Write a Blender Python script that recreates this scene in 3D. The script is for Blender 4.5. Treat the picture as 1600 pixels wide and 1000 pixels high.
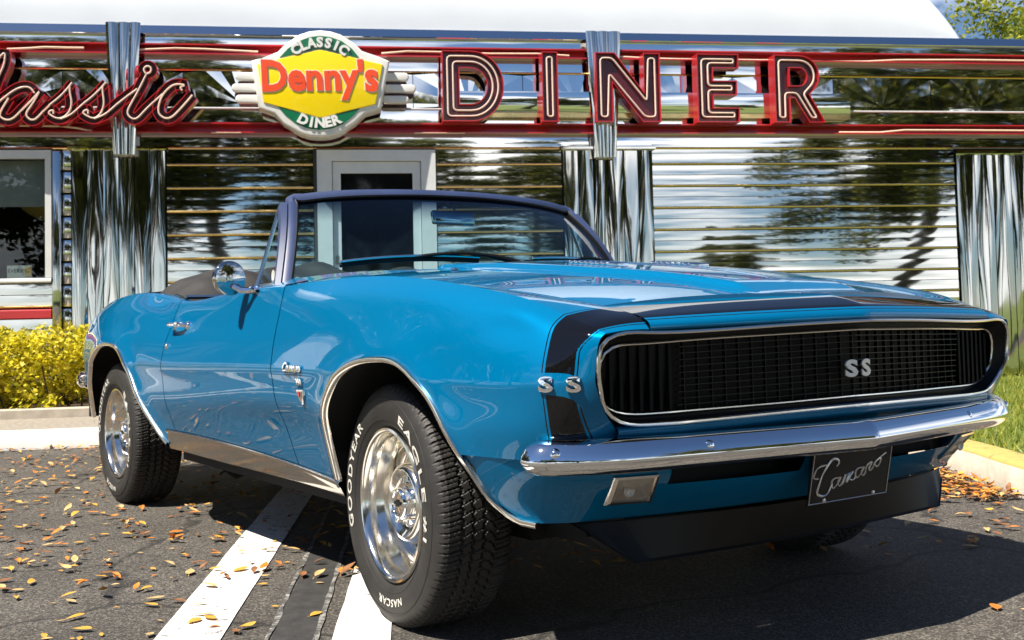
import bpy, bmesh, math, random
import numpy as np
from mathutils import Matrix, Vector

for o in list(bpy.data.objects):
    bpy.data.objects.remove(o, do_unlink=True)
SC = bpy.context.scene
COL = SC.collection
R = math.radians
random.seed(7)
rng = np.random.default_rng(11)

# ------------------------------------------------------------------ camera
CAM_POS = Vector((2.777, -2.321, 0.830))
yaw, pitch, roll = R(145.1475), R(2.7385), R(-1.3515)
FPX, PPX, PPY = 1775.59, 823.1, 408.6            # in pixels of a 1600 px wide picture
fw = Vector((math.cos(pitch) * math.cos(yaw), math.cos(pitch) * math.sin(yaw), math.sin(pitch)))
rt = fw.cross(Vector((0, 0, 1))).normalized()
up = rt.cross(fw)
rt2 = rt * math.cos(roll) + up * math.sin(roll)
up2 = up * math.cos(roll) - rt * math.sin(roll)
cam_data = bpy.data.cameras.new('camera')
cam = bpy.data.objects.new('camera', cam_data)
COL.objects.link(cam)
cam.matrix_world = Matrix(((rt2.x, up2.x, -fw.x, CAM_POS.x), (rt2.y, up2.y, -fw.y, CAM_POS.y),
                           (rt2.z, up2.z, -fw.z, CAM_POS.z), (0, 0, 0, 1)))
cam_data.sensor_width = 36.0
cam_data.lens = FPX / 1600 * 36.0
cam_data.shift_x = (800 - PPX) / 1600
cam_data.shift_y = (PPY - 500) / 1600
cam_data.clip_start = 0.05
cam_data.clip_end = 2000
cam_data.dof.use_dof = True
cam_data.dof.focus_distance = 2.75
cam_data.dof.aperture_fstop = 14.0
SC.camera = cam

# ------------------------------------------------------------------ sky, sun, exposure
SUN_DIR = Vector((0.06, -0.62, 1.0)).normalized()
W = bpy.data.worlds.new('World')
SC.world = W
W.use_nodes = True
wn = W.node_tree
bg = wn.nodes['Background']
sky = wn.nodes.new('ShaderNodeTexSky')
sky.sky_type = 'NISHITA'
sky.sun_disc = False
sky.sun_elevation = math.asin(SUN_DIR.z)
sky.sun_rotation = math.atan2(SUN_DIR.x, SUN_DIR.y)
sky.air_density = 1.0
sky.dust_density = 0.3
sky.ozone_density = 7.0
sky.altitude = 1200
# scattered white cumulus low in the sky
wtc = wn.nodes.new('ShaderNodeTexCoord'); wmp = wn.nodes.new('ShaderNodeMapping'); wmp.inputs['Scale'].default_value = (2.2, 2.2, 6.5); wmp.inputs['Location'].default_value = (1.0, 9.0, 5.0)
wnz = wn.nodes.new('ShaderNodeTexNoise'); wnz.inputs['Scale'].default_value = 1.6; wnz.inputs['Detail'].default_value = 9; wnz.inputs['Roughness'].default_value = 0.58
wrp = wn.nodes.new('ShaderNodeValToRGB'); wrp.color_ramp.elements[0].position = 0.45; wrp.color_ramp.elements[1].position = 0.585
wsp = wn.nodes.new('ShaderNodeSeparateXYZ'); wel = wn.nodes.new('ShaderNodeMapRange'); wel.interpolation_type = 'SMOOTHSTEP'
wel.inputs['From Min'].default_value = 0.42; wel.inputs['From Max'].default_value = 0.12
wml = wn.nodes.new('ShaderNodeMath'); wml.operation = 'MULTIPLY'
wmx = wn.nodes.new('ShaderNodeMix'); wmx.data_type = 'RGBA'; wmx.inputs[7].default_value = (15.0, 15.2, 15.6, 1)
wn.links.new(wtc.outputs['Generated'], wmp.inputs['Vector']); wn.links.new(wmp.outputs['Vector'], wnz.inputs['Vector']); wn.links.new(wnz.outputs['Fac'], wrp.inputs['Fac'])
wn.links.new(wtc.outputs['Generated'], wsp.inputs[0]); wn.links.new(wsp.outputs['Z'], wel.inputs['Value'])
wn.links.new(wrp.outputs['Color'], wml.inputs[0]); wn.links.new(wel.outputs['Result'], wml.inputs[1])
wn.links.new(wml.outputs[0], wmx.inputs[0]); wn.links.new(sky.outputs['Color'], wmx.inputs[6]); wn.links.new(wmx.outputs[2], bg.inputs['Color'])
bg.inputs['Strength'].default_value = 0.055
sun_data = bpy.data.lights.new('sun', 'SUN')
sun_data.energy = 5.0
sun_data.angle = R(0.53)
sun_data.color = (1.0, 0.925, 0.81)
sun = bpy.data.objects.new('sun', sun_data)
COL.objects.link(sun)
sun.rotation_euler = SUN_DIR.to_track_quat('Z', 'Y').to_euler()
sun.location = (0, -6, 12)
SC.view_settings.view_transform = 'Standard'
SC.view_settings.look = 'None'
SC.view_settings.exposure = 1.05
SC.view_settings.gamma = 1.0
SC.view_settings.use_curve_mapping = False
SC.render.film_transparent = False
SC.cycles.max_bounces = 10
SC.cycles.glossy_bounces = 6
SC.cycles.transparent_max_bounces = 12
SC.cycles.sample_clamp_indirect = 8
SC.cycles.caustics_reflective = False
SC.cycles.caustics_refractive = False

# ------------------------------------------------------------------ helpers
def tag(o, label=None, cat=None, group=None, kind=None):
    if label: o['label'] = label
    if cat: o['category'] = cat
    if group: o['group'] = group
    if kind: o['kind'] = kind
    return o

def empty(name, loc=(0, 0, 0), rz=0.0, parent=None):
    o = bpy.data.objects.new(name, None)
    COL.objects.link(o)
    o.location = loc
    o.rotation_euler = (0, 0, rz)
    o.empty_display_size = 0.1
    if parent: o.parent = parent
    return o

def mesh_data(name, verts, faces, mats, smooth=False, sharp=None, mi=None):
    me = bpy.data.meshes.new(name)
    me.from_pydata([tuple(map(float, v)) for v in verts], [], [tuple(int(i) for i in f) for f in faces])
    if not isinstance(mats, (list, tuple)): mats = [mats]
    for m in mats: me.materials.append(m)
    if mi is not None: me.polygons.foreach_set('material_index', list(map(int, mi)))
    if smooth:
        me.polygons.foreach_set('use_smooth', [True] * len(me.polygons))
        if sharp is not None: me.set_sharp_from_angle(angle=R(sharp))
    me.update()
    return me

def link(name, me, parent=None, loc=None):
    o = bpy.data.objects.new(name, me)
    COL.objects.link(o)
    if parent: o.parent = parent
    if loc is not None: o.location = loc
    return o

def mobj(name, verts, faces, mats, parent=None, smooth=False, sharp=40, mi=None):
    return link(name, mesh_data(name, verts, faces, mats, smooth, sharp, mi), parent)

def bevel_data(me, w, seg=2):
    bm = bmesh.new(); bm.from_mesh(me)
    bmesh.ops.bevel(bm, geom=bm.edges[:], offset=w, segments=seg, affect='EDGES', profile=0.5)
    bm.to_mesh(me); bm.free()
    me.polygons.foreach_set('use_smooth', [True] * len(me.polygons))
    me.set_sharp_from_angle(angle=R(50))

def box_vf(x0, x1, y0, y1, z0, z1):
    v = [(x0, y0, z0), (x1, y0, z0), (x1, y1, z0), (x0, y1, z0), (x0, y0, z1), (x1, y0, z1), (x1, y1, z1), (x0, y1, z1)]
    f = [(0, 3, 2, 1), (4, 5, 6, 7), (0, 1, 5, 4), (1, 2, 6, 5), (2, 3, 7, 6), (3, 0, 4, 7)]
    return v, f

def box(name, x0, x1, y0, y1, z0, z1, mat, parent=None, bev=0.0):
    v, f = box_vf(x0, x1, y0, y1, z0, z1)
    me = mesh_data(name, v, f, mat)
    if bev: bevel_data(me, bev)
    return link(name, me, parent)

class MB:
    def __init__(s): s.v = []; s.f = []; s.mi = []
    def add(s, v, f, mi=0):
        n = len(s.v); s.v += list(v); s.f += [tuple(i + n for i in q) for q in f]; s.mi += [mi] * len(f)
    def box(s, *a, mi=0): s.add(*box_vf(*a), mi)
    def tube(s, pts, r, n=8, mi=0, cap=True, closed=False): s.add(*tube_vf(pts, r, n, cap, closed), mi)
    def build(s, name, mats, parent=None, smooth=False, sharp=40): return mobj(name, s.v, s.f, mats, parent, smooth, sharp, s.mi)

def tube_vf(pts, r, n=8, cap=True, closed=False):
    P = np.array(pts, float); m = len(P)
    r = np.broadcast_to(np.array(r, float), (m,))
    T = np.zeros_like(P)
    for i in range(m):
        a = P[(i - 1) % m] if (closed or i > 0) else P[i]
        b = P[(i + 1) % m] if (closed or i < m - 1) else P[i]
        T[i] = (b - a) / (np.linalg.norm(b - a) + 1e-12)
    ref = np.array([0, 0, 1.0])
    if abs(T[0] @ ref) > 0.9: ref = np.array([1.0, 0, 0])
    N = np.cross(T[0], ref); N /= np.linalg.norm(N)
    v = []
    for i in range(m):
        N = N - (N @ T[i]) * T[i]; N /= (np.linalg.norm(N) + 1e-12)
        B = np.cross(T[i], N)
        for k in range(n):
            a = 2 * math.pi * k / n
            v.append(P[i] + r[i] * (math.cos(a) * N + math.sin(a) * B))
    f = []
    mm = m if closed else m - 1
    for i in range(mm):
        j = (i + 1) % m
        for k in range(n):
            k2 = (k + 1) % n
            f.append((i * n + k, i * n + k2, j * n + k2, j * n + k))
    if cap and not closed:
        f.append(tuple(range(n - 1, -1, -1))); f.append(tuple((m - 1) * n + k for k in range(n)))
    return v, f

def cspline(t, P, tq):
    """natural cubic spline through P (n x d) at parameters t, evaluated at tq"""
    t = np.asarray(t, float); P = np.asarray(P, float)
    if P.ndim == 1: P = P[:, None]
    n = len(t); h = np.diff(t)
    A = np.zeros((n, n)); B = np.zeros_like(P)
    A[0, 0] = A[-1, -1] = 1
    for i in range(1, n - 1):
        A[i, i - 1] = h[i - 1]; A[i, i] = 2 * (h[i - 1] + h[i]); A[i, i + 1] = h[i]
        B[i] = 6 * ((P[i + 1] - P[i]) / h[i] - (P[i] - P[i - 1]) / h[i - 1])
    Mm = np.linalg.solve(A, B)
    tq = np.atleast_1d(np.asarray(tq, float))
    k = np.clip(np.searchsorted(t, tq) - 1, 0, n - 2)
    a = ((t[k + 1] - tq) / h[k])[:, None]; b = ((tq - t[k]) / h[k])[:, None]; hh = (h[k] ** 2 / 6)[:, None]
    return a * P[k] + b * P[k + 1] + ((a ** 3 - a) * Mm[k] + (b ** 3 - b) * Mm[k + 1]) * hh

def curve_pts(pts, n, closed=False):
    P = np.array(pts, float)
    if closed: P = np.vstack([P[-2:], P, P[:3]]) if False else np.vstack([P, P[:1]])
    t = np.concatenate([[0], np.cumsum(np.linalg.norm(np.diff(P, axis=0), axis=1))])
    if closed:
        # periodic: pad
        L = t[-1]
        tt = np.concatenate([t[:-1] - L, t[:-1], t + L]); PP = np.vstack([P[:-1], P[:-1], P])
        return cspline(tt, PP, np.linspace(0, L, n, endpoint=False))
    return cspline(t, P, np.linspace(0, t[-1], n))

def grid_faces(nu, nv, flip=False, closed_u=False, closed_v=False):
    f = []
    for i in range(nu if closed_u else nu - 1):
        for j in range(nv if closed_v else nv - 1):
            a = i * nv + j; b = ((i + 1) % nu) * nv + j
            c = ((i + 1) % nu) * nv + (j + 1) % nv; d = i * nv + (j + 1) % nv
            f.append((a, d, c, b) if flip else (a, b, c, d))
    return f

def grid_obj(name, G, mats, parent=None, flip=False, sharp=45, mi=None, skip=None, closed_u=False, closed_v=False, solid=0.0):
    G = np.asarray(G, float); nu, nv = G.shape[:2]
    f = grid_faces(nu, nv, flip, closed_u, closed_v)
    if skip is not None:
        keep = [i for i in range(len(f)) if not skip[i]]
        f = [f[i] for i in keep]
        if mi is not None: mi = [mi[i] for i in keep]
    o = mobj(name, G.reshape(-1, 3), f, mats, parent, True, sharp, mi)
    if solid:
        md = o.modifiers.new('solid', 'SOLIDIFY'); md.thickness = solid; md.offset = -1
    return o

def lathe_vf(prof, n, a0=0.0, a1=2 * math.pi):
    """profile of (r, axial) swept about the Y axis; axial goes to -Y"""
    full = abs(a1 - a0 - 2 * math.pi) < 1e-6
    v = []
    m = n if full else n + 1
    for i in range(m):
        a = a0 + (a1 - a0) * i / n
        for r, ax in prof: v.append((r * math.cos(a), -ax, r * math.sin(a)))
    return v, grid_faces(m, len(prof), False, full)

def text_vf(s, size=1.0, bold=0.0, extrude=0.0, shear=0.0, spacing=1.0, bevel=0.0, res=3):
    cu = bpy.data.curves.new('t', 'FONT')
    cu.body = s; cu.size = size; cu.offset = bold; cu.extrude = extrude; cu.shear = shear
    cu.space_character = spacing; cu.bevel_depth = bevel; cu.bevel_resolution = 1
    cu.align_x = 'CENTER'; cu.align_y = 'CENTER'; cu.resolution_u = res
    ob = bpy.data.objects.new('t', cu); COL.objects.link(ob)
    dg = bpy.context.evaluated_depsgraph_get()
    me = bpy.data.meshes.new_from_object(ob.evaluated_get(dg))
    v = np.array([p.co[:] for p in me.vertices]).reshape(-1, 3); f = [tuple(p.vertices) for p in me.polygons]
    bpy.data.objects.remove(ob); bpy.data.curves.remove(cu); bpy.data.meshes.remove(me)
    c = (v[:, :2].max(0) + v[:, :2].min(0)) / 2
    v[:, :2] -= c
    return v, f

# ------------------------------------------------------------------ materials
class NT:
    def __init__(s, name):
        s.m = bpy.data.materials.new(name); s.m.use_nodes = True
        s.t = s.m.node_tree; s.b = s.t.nodes['Principled BSDF']; s.out = s.t.nodes['Material Output']
    def n(s, typ, **kw):
        nd = s.t.nodes.new(typ)
        for k, v in kw.items():
            if k in nd.inputs: nd.inputs[k].default_value = v
            else: setattr(nd, k, v)
        return nd
    def l(s, a, b): s.t.links.new(a, b)
    def coord(s, kind='Object', scale=None):
        tc = s.n('ShaderNodeTexCoord')
        if scale is None: return tc.outputs[kind]
        mp = s.n('ShaderNodeMapping'); mp.inputs['Scale'].default_value = scale
        s.l(tc.outputs[kind], mp.inputs['Vector']); return mp.outputs['Vector']
    def ramp(s, fac, stops, interp='LINEAR'):
        r = s.n('ShaderNodeValToRGB'); r.color_ramp.interpolation = interp
        el = r.color_ramp.elements
        while len(el) < len(stops): el.new(0.5)
        for e, (p, c) in zip(el, stops):
            e.position = p; e.color = (*c, 1) if len(c) == 3 else c
        s.l(fac, r.inputs['Fac']); return r.outputs['Color']
    def noise(s, vec, scale, detail=4, rough=0.55):
        nd = s.n('ShaderNodeTexNoise'); nd.inputs['Scale'].default_value = scale
        nd.inputs['Detail'].default_value = detail; nd.inputs['Roughness'].default_value = rough
        if vec is not None: s.l(vec, nd.inputs['Vector'])
        return nd.outputs['Fac']
    def bump(s, h, strength=0.2, dist=0.01, normal=None):
        b = s.n('ShaderNodeBump'); b.inputs['Strength'].default_value = strength; b.inputs['Distance'].default_value = dist
        s.l(h, b.inputs['Height'])
        if normal is not None: s.l(normal, b.inputs['Normal'])
        return b.outputs['Normal']
    def mix(s, fac, a, b, blend='MIX'):
        m = s.n('ShaderNodeMix'); m.data_type = 'RGBA'; m.blend_type = blend
        for sock, v in ((m.inputs[0], fac), (m.inputs[6], a), (m.inputs[7], b)):
            if hasattr(v, 'type') and hasattr(v, 'is_linked'): s.l(v, sock)
            else: sock.default_value = (*v, 1) if isinstance(v, tuple) and len(v) == 3 else v
        return m.outputs[2]

def pmat(name, col, rough=0.5, metal=0.0, coat=0.0, coat_rough=0.03, spec=0.5, var=0.0, vscale=8.0, bump=0.0, bscale=60.0, rvar=0.0):
    k = NT(name); b = k.b
    b.inputs['Base Color'].default_value = (*col, 1); b.inputs['Roughness'].default_value = rough
    b.inputs['Metallic'].default_value = metal; b.inputs['Coat Weight'].default_value = coat
    b.inputs['Coat Roughness'].default_value = coat_rough; b.inputs['Specular IOR Level'].default_value = spec
    co = k.coord()
    if var:
        nz = k.noise(co, vscale, 5)
        lo = tuple(max(0, c * (1 - var)) for c in col); hi = tuple(min(1, c * (1 + var)) for c in col)
        k.l(k.ramp(nz, [(0.3, lo), (0.7, hi)]), b.inputs['Base Color'])
    if rvar:
        nz = k.noise(co, vscale * 2.3, 4)
        k.l(k.ramp(nz, [(0.3, (max(0.01, rough - rvar),) * 3), (0.75, (rough + rvar,) * 3)]), b.inputs['Roughness'])
    if bump: k.l(k.bump(k.noise(co, bscale, 4), bump, 0.004), b.inputs['Normal'])
    return k.m

def paint_mat():
    k = NT('car_paint'); b = k.b; co = k.coord()
    fl = k.noise(k.coord(scale=(1, 1, 1)), 1400, 1)
    k.l(k.ramp(fl, [(0.35, (0.0, 0.116, 0.272)), (0.7, (0.0, 0.182, 0.388))]), b.inputs['Base Color'])
    b.inputs['Metallic'].default_value = 0.30; b.inputs['Roughness'].default_value = 0.40
    b.inputs['Specular IOR Level'].default_value = 0.0; b.inputs['Coat Weight'].default_value = 1.0; b.inputs['Coat Roughness'].default_value = 0.012; b.inputs['Coat IOR'].default_value = 1.38
    orange = k.noise(co, 9, 2)
    k.l(k.bump(orange, 0.010, 0.004), b.inputs['Coat Normal'])
    return k.m

M = {}
M['paint'] = paint_mat()
M['stripe'] = pmat('stripe_paint', (0.004, 0.004, 0.005), 0.5, 0, 1.0, 0.02, spec=0.0)
M['chrome'] = pmat('chrome', (0.86, 0.86, 0.87), 0.045, 1.0, rvar=0.02, vscale=5)
M['mirror_chrome'] = pmat('mirror_chrome', (0.50, 0.50, 0.50), 0.05, 1.0)
M['chrome_old'] = pmat('polished_trim', (0.80, 0.77, 0.71), 0.16, 1.0, rvar=0.05)
M['black_trim'] = pmat('black_trim', (0.007, 0.007, 0.007), 0.45, var=0.3, spec=0.22)
M['grille_black'] = pmat('grille_black', (0.005, 0.005, 0.005), 0.4, spec=0.2)
M['grille_bar'] = pmat('grille_bar_grey', (0.010, 0.0098, 0.0095), 0.4, 0.3)  # bar colour darkened to stand in for shade inside the grille recess
M['deep_black'] = pmat('underbody_black', (0.006, 0.006, 0.006), 0.85)
M['rubber'] = pmat('tyre_rubber', (0.017, 0.016, 0.015), 0.6, var=0.35, vscale=14, bump=0.15, bscale=240)
M['white_rubber'] = pmat('white_lettering', (0.55, 0.53, 0.48), 0.6, var=0.25, vscale=40)
M['vinyl'] = pmat('black_vinyl', (0.025, 0.023, 0.022), 0.42, bump=0.3, bscale=120)
M['vinyl_grey'] = pmat('top_boot_vinyl', (0.020, 0.018, 0.016), 0.55, var=0.2, bump=0.35, bscale=160)
M['lamp_glass'] = pmat('lamp_glass', (0.42, 0.38, 0.33), 0.12, 0.35, 1.0, bump=0.6, bscale=260)
M['emblem_silver'] = pmat('emblem_silver', (0.78, 0.77, 0.75), 0.38, 0.35)
M['cover_black'] = pmat('cover_black', (0.004, 0.004, 0.004), 0.5, spec=0.12)  # rib black deepened the same way, shade of the recess in the colour
M['red_lens'] = pmat('red_lens', (0.45, 0.01, 0.01), 0.15, 0, 1.0)
M['plate'] = pmat('plate_black', (0.006, 0.006, 0.006), 0.10, 0.0, 0.0, spec=0.35)
M['wheel_chrome'] = pmat('wheel_chrome', (0.78, 0.75, 0.69), 0.15, 1.0, rvar=0.05, vscale=12)
M['plate_line'] = pmat('plate_line_silver', (0.62, 0.60, 0.58), 0.3, 0.7)
M['red_enamel'] = pmat('red_enamel', (0.5, 0.02, 0.02), 0.25, 0, 0.8)

def glass_mat(name, tint, band=None, rough=0.0):
    k = NT(name); k.t.nodes.remove(k.b)
    tr = k.n('ShaderNodeBsdfTransparent'); gl = k.n('ShaderNodeBsdfGlossy'); gl.inputs['Roughness'].default_value = rough
    fr = k.n('ShaderNodeFresnel'); fr.inputs['IOR'].default_value = 1.5
    ge = k.n('ShaderNodeNewGeometry'); io = k.n('ShaderNodeMapRange'); io.inputs['To Min'].default_value = 1.5; io.inputs['To Max'].default_value = 1 / 1.5
    k.l(ge.outputs['Backfacing'], io.inputs['Value']); k.l(io.outputs['Result'], fr.inputs['IOR'])   # thin sheet: same reflectance from both sides
    mx = k.n('ShaderNodeMixShader')
    tr.inputs['Color'].default_value = (*tint, 1)
    if band:
        sx = k.n('ShaderNodeSeparateXYZ'); k.l(k.coord(), sx.inputs[0])
        mr = k.n('ShaderNodeMapRange'); mr.inputs['From Min'].default_value = band[0]; mr.inputs['From Max'].default_value = band[1]
        k.l(sx.outputs['Z'], mr.inputs['Value'])
        k.l(k.ramp(mr.outputs['Result'], [(0, tint), (1, band[2])]), tr.inputs['Color'])
    k.l(fr.outputs['Fac'], mx.inputs[0]); k.l(tr.outputs[0], mx.inputs[1]); k.l(gl.outputs[0], mx.inputs[2])
    k.l(mx.outputs[0], k.out.inputs['Surface']); return k.m
M['glass'] = glass_mat('windshield_glass', (0.52, 0.76, 0.83), (1.19, 1.275, (0.03, 0.07, 0.16)))
M['side_glass'] = glass_mat('side_glass', (0.62, 0.80, 0.84))

# ================================================================== THE CAR (x forward, y to its left, origin on the ground under the front axle)
CAR = empty('convertible_car')
tag(CAR, 'glossy blue vintage convertible with black nose stripe parked before the diner', 'car')

ROWW = np.array([.33, .40, .50, .58, .635, .68, .722, .774, .835, .897, .945])
def st(u, yz): return (u, [(u, y, z) for y, z in yz])
STN = [
 st(-3.72, [(.66,.42),(.68,.46),(.70,.52),(.72,.58),(.735,.635),(.745,.68),(.742,.72),(.735,.765),(.725,.81),(.712,.85),(.695,.885)]),
 st(-3.55, [(.74,.37),(.755,.42),(.775,.50),(.79,.57),(.80,.63),(.806,.675),(.803,.72),(.793,.77),(.775,.82),(.75,.866),(.715,.905)]),
 st(-3.30, [(.81,.34),(.82,.40),(.833,.49),(.843,.56),(.849,.62),(.852,.67),(.848,.72),(.837,.775),(.818,.832),(.79,.886),(.752,.926)]),
 st(-3.00, [(.85,.33),(.858,.40),(.873,.49),(.884,.56),(.890,.62),(.892,.668),(.888,.72),(.876,.777),(.857,.838),(.827,.901),(.785,.950)]),
 st(-2.75, [(.868,.33),(.876,.40),(.893,.49),(.905,.56),(.911,.62),(.913,.668),(.908,.72),(.895,.777),(.873,.84),(.843,.908),(.802,.963)]),
 st(-2.45, [(.872,.33),(.882,.40),(.900,.49),(.912,.555),(.919,.615),(.922,.665),(.915,.72),(.900,.775),(.877,.838),(.850,.908),(.815,.966)]),
 st(-2.10, [(.855,.33),(.872,.40),(.897,.488),(.910,.553),(.918,.616),(.921,.664),(.914,.717),(.898,.77),(.875,.83),(.850,.893),(.822,.948)]),
 st(-1.83, [(.838,.33),(.860,.40),(.891,.487),(.906,.552),(.915,.616),(.920,.664),(.912,.715),(.896,.765),(.874,.821),(.853,.876),(.836,.918)]),
 st(-1.25, [(.822,.33),(.848,.40),(.882,.497),(.905,.566),(.915,.624),(.920,.672),(.914,.719),(.901,.770),(.883,.828),(.866,.887),(.851,.931)]),
 st(-0.68, [(.812,.33),(.838,.40),(.874,.506),(.904,.58),(.915,.632),(.920,.68),(.916,.722),(.906,.774),(.892,.835),(.878,.897),(.866,.944)]),
 st(-0.35, [(.835,.33),(.855,.40),(.884,.506),(.908,.58),(.917,.633),(.921,.681),(.918,.724),(.911,.780),(.897,.848),(.874,.912),(.838,.954)]),
 st(0.00, [(.878,.33),(.888,.40),(.904,.506),(.916,.58),(.921,.635),(.923,.683),(.920,.728),(.911,.784),(.893,.848),(.863,.910),(.820,.947)]),
 st(0.30, [(.868,.33),(.878,.40),(.898,.50),(.910,.575),(.915,.632),(.917,.680),(.913,.722),(.902,.773),(.883,.830),(.853,.884),(.806,.915)]),
 st(0.50, [(.842,.33),(.858,.40),(.882,.505),(.898,.575),(.904,.630),(.906,.674),(.901,.712),(.889,.760),(.868,.811),(.8365,.857),(.791,.884)]),
]
# the nose: the rows turn in towards the grille opening
NOSE = {
 .615: [(.60,.825,.34),(.60,.835,.40),(.605,.862,.505),(.612,.880,.575),(.615,.888,.630),(.615,.890,.674),(.614,.885,.712),(.610,.871,.757),(.606,.847,.802),(.602,.824,.841),(.598,.782,.863)],
 .70: [(.67,.78,.36),(.675,.79,.42),(.685,.826,.507),(.695,.850,.575),(.699,.862,.630),(.70,.866,.676),(.698,.862,.714),(.694,.848,.754),(.688,.832,.791),(.682,.808,.820),(.675,.775,.839)],
 .76: [(.70,.71,.40),(.71,.73,.45),(.73,.778,.510),(.744,.812,.575),(.751,.832,.630),(.754,.838,.678),(.753,.834,.716),(.751,.823,.751),(.749,.812,.781),(.746,.797,.802),(.742,.771,.817)],
 .81: [(.73,.63,.45),(.74,.66,.49),(.758,.715,.520),(.773,.762,.575),(.786,.796,.628),(.791,.807,.682),(.792,.804,.720),(.792,.797,.752),(.792,.791,.776),(.792,.782,.791),(.792,.765,.803)],
 .86: [(.75,.60,.50),(.755,.63,.52),(.770,.675,.545),(.786,.708,.577),(.803,.754,.622),(.811,.778,.684),(.815,.778,.724),(.819,.775,.754),(.822,.770,.773),(.824,.764,.782),(.826,.757,.787)],
}
S_U = np.array([s[0] for s in STN] + sorted(NOSE))
S_P = np.array([s[1] for s in STN] + [NOSE[k] for k in sorted(NOSE)])
R12_U = [-.72, -.35, 0, .139, .35, .5, .615, .70, .76, .81, .86]
R12_P = [(-.72,.77,.960), (-.35,.735,.946), (0,.708,.928), (.139,.700,.915), (.35,.680,.896), (.5,.664,.876), (.60,.648,.861), (.672,.638,.850), (.745,.638,.837), (.808,.642,.820), (.8425,.645,.794)]

FA = [(-.335,.325),(-.334,.42),(-.327,.49),(-.302,.555),(-.243,.63),(-.155,.687),(-.053,.718),(.061,.729),(.168,.723),(.258,.690),(.328,.645),(.386,.584),(.427,.524),(.439,.503),(.452,.471),(.472,.41),(.509,.367),(.56,.347)]
RA = [(-3.17,.33),(-3.165,.45),(-3.12,.55),(-3.05,.63),(-2.95,.69),(-2.83,.73),(-2.70,.748),(-2.572,.748),(-2.459,.731),(-2.319,.675),(-2.253,.632),(-2.205,.585),(-2.13,.504),(-2.056,.434),(-1.998,.383),(-1.95,.350),(-1.905,.328)]
FAc = curve_pts(FA, 150); RAc = curve_pts(RA, 150)
FAc[:, 0] = np.maximum.accumulate(FAc[:, 0] + np.arange(150) * 1e-7)
RAc[:, 0] = np.maximum.accumulate(RAc[:, 0] + np.arange(150) * 1e-7)

def side_rows(us): return cspline(S_U, S_P.reshape(len(S_U), -1), us).reshape(len(us), 11, 3)
WF = np.linspace(.33, .945, 220)
WLO = WF <= ROWW[5]
def side_section(rows):
    rows = rows.copy(); rows[4, 1] -= .0030; rows[6, 1] -= .0018      # crisp feature line at the widest point
    a = cspline(ROWW[:6], rows[:6], WF[WLO]); b = cspline(ROWW[5:], rows[5:], WF[~WLO])
    P = np.vstack([a, b]); k = int(WLO.sum())
    for _ in range(2): P[k - 3:k + 3] = (P[k - 4:k + 2] + 2 * P[k - 3:k + 3] + P[k - 2:k + 4]) / 4
    return P
def arch_dist(x, z):
    d = np.full(np.shape(x), 9.0)
    for A in (FAc, RAc):
        dd = np.sqrt((np.asarray(x)[..., None] - A[:, 0]) ** 2 + (np.asarray(z)[..., None] - A[:, 1]) ** 2).min(-1)
        d = np.minimum(d, dd)
    return d
def side_y(x, z):
    sec = side_section(side_rows([x])[0]); return float(np.interp(z, sec[:, 2], sec[:, 1]))

def side_patch(us, zlow, nv, top='fender'):
    rows = side_rows(us)
    G = []
    for i, u in enumerate(us):
        sec = side_section(rows[i])
        w0 = np.interp(zlow[i], sec[:, 2], WF)
        wq = np.linspace(w0, .945, nv)
        P = np.stack([np.interp(wq, WF, sec[:, k]) for k in range(3)], 1)
        d = arch_dist(P[:, 0], P[:, 2])
        P[:, 1] += 0.011 * np.exp(-(d / 0.055) ** 2)
        if top == 'fender':
            q = cspline(R12_U, R12_P, [u])[0]
            a = P[-1]; mid = (a + q) / 2 + np.array([0, 0, .006])
            for t in np.linspace(0, 1, 9)[1:]:
                P = np.vstack([P, (1 - t) ** 2 * a + 2 * t * (1 - t) * mid + t * t * q])
            c = nv - 1
            for _ in range(0):
                Q = P.copy()
                for j in range(c - 1, c + 2): Q[j] = (P[j - 1] + 2 * P[j] + P[j + 1]) / 4
                P = Q
            P = np.vstack([P, P[-1] + np.array([0, 0, -.02 if u < .80 else -.002])])
        else:
            a = P[-1]
            ex = [(-.004, .006), (-.014, .009), (-.03, .008), (-.06, .004), (-.068, -.004), (-.072, -.03), (-.09, -.32)]
            P = np.vstack([P] + [a + np.array([0, dy, dz]) for dy, dz in ex])
        G.append(P)
    return np.array(G)

def add_flange(G, first=True, last=True, d=.014):
    G = list(G)
    if first: f = G[0].copy(); f[:, 1] -= d; G = [f] + G
    if last: f = G[-1].copy(); f[:, 1] -= d; G = G + [f]
    return np.array(G)

def mirror(G, s):
    G = np.array(G, float); G[..., 1] *= s; return G

GAP = .0032
def smooth01(t): t = np.clip(t, 0, 1); return t * t * (3 - 2 * t)
# ---- fenders
ua = list(np.linspace(-.681 + GAP, -.3362, 34))
za = [.332] * len(ua)
fa_sel = [p for p in FAc if p[1] >= .503 or p[0] < 0]
ua += [p[0] for p in fa_sel]; za += [p[1] for p in fa_sel]
ub = list(np.linspace(.442, .717, 44)) + [.7195, .7225, .728] + list(np.linspace(.733, .795, 13)) + list(np.linspace(.797, .86, 36))
ub = [b for b in ub if b > ua[-1] + 1e-4]
ua += ub; za += [.503] * len(ub)
NVF = 64
GF = side_patch(np.array(ua), za, NVF)
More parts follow.
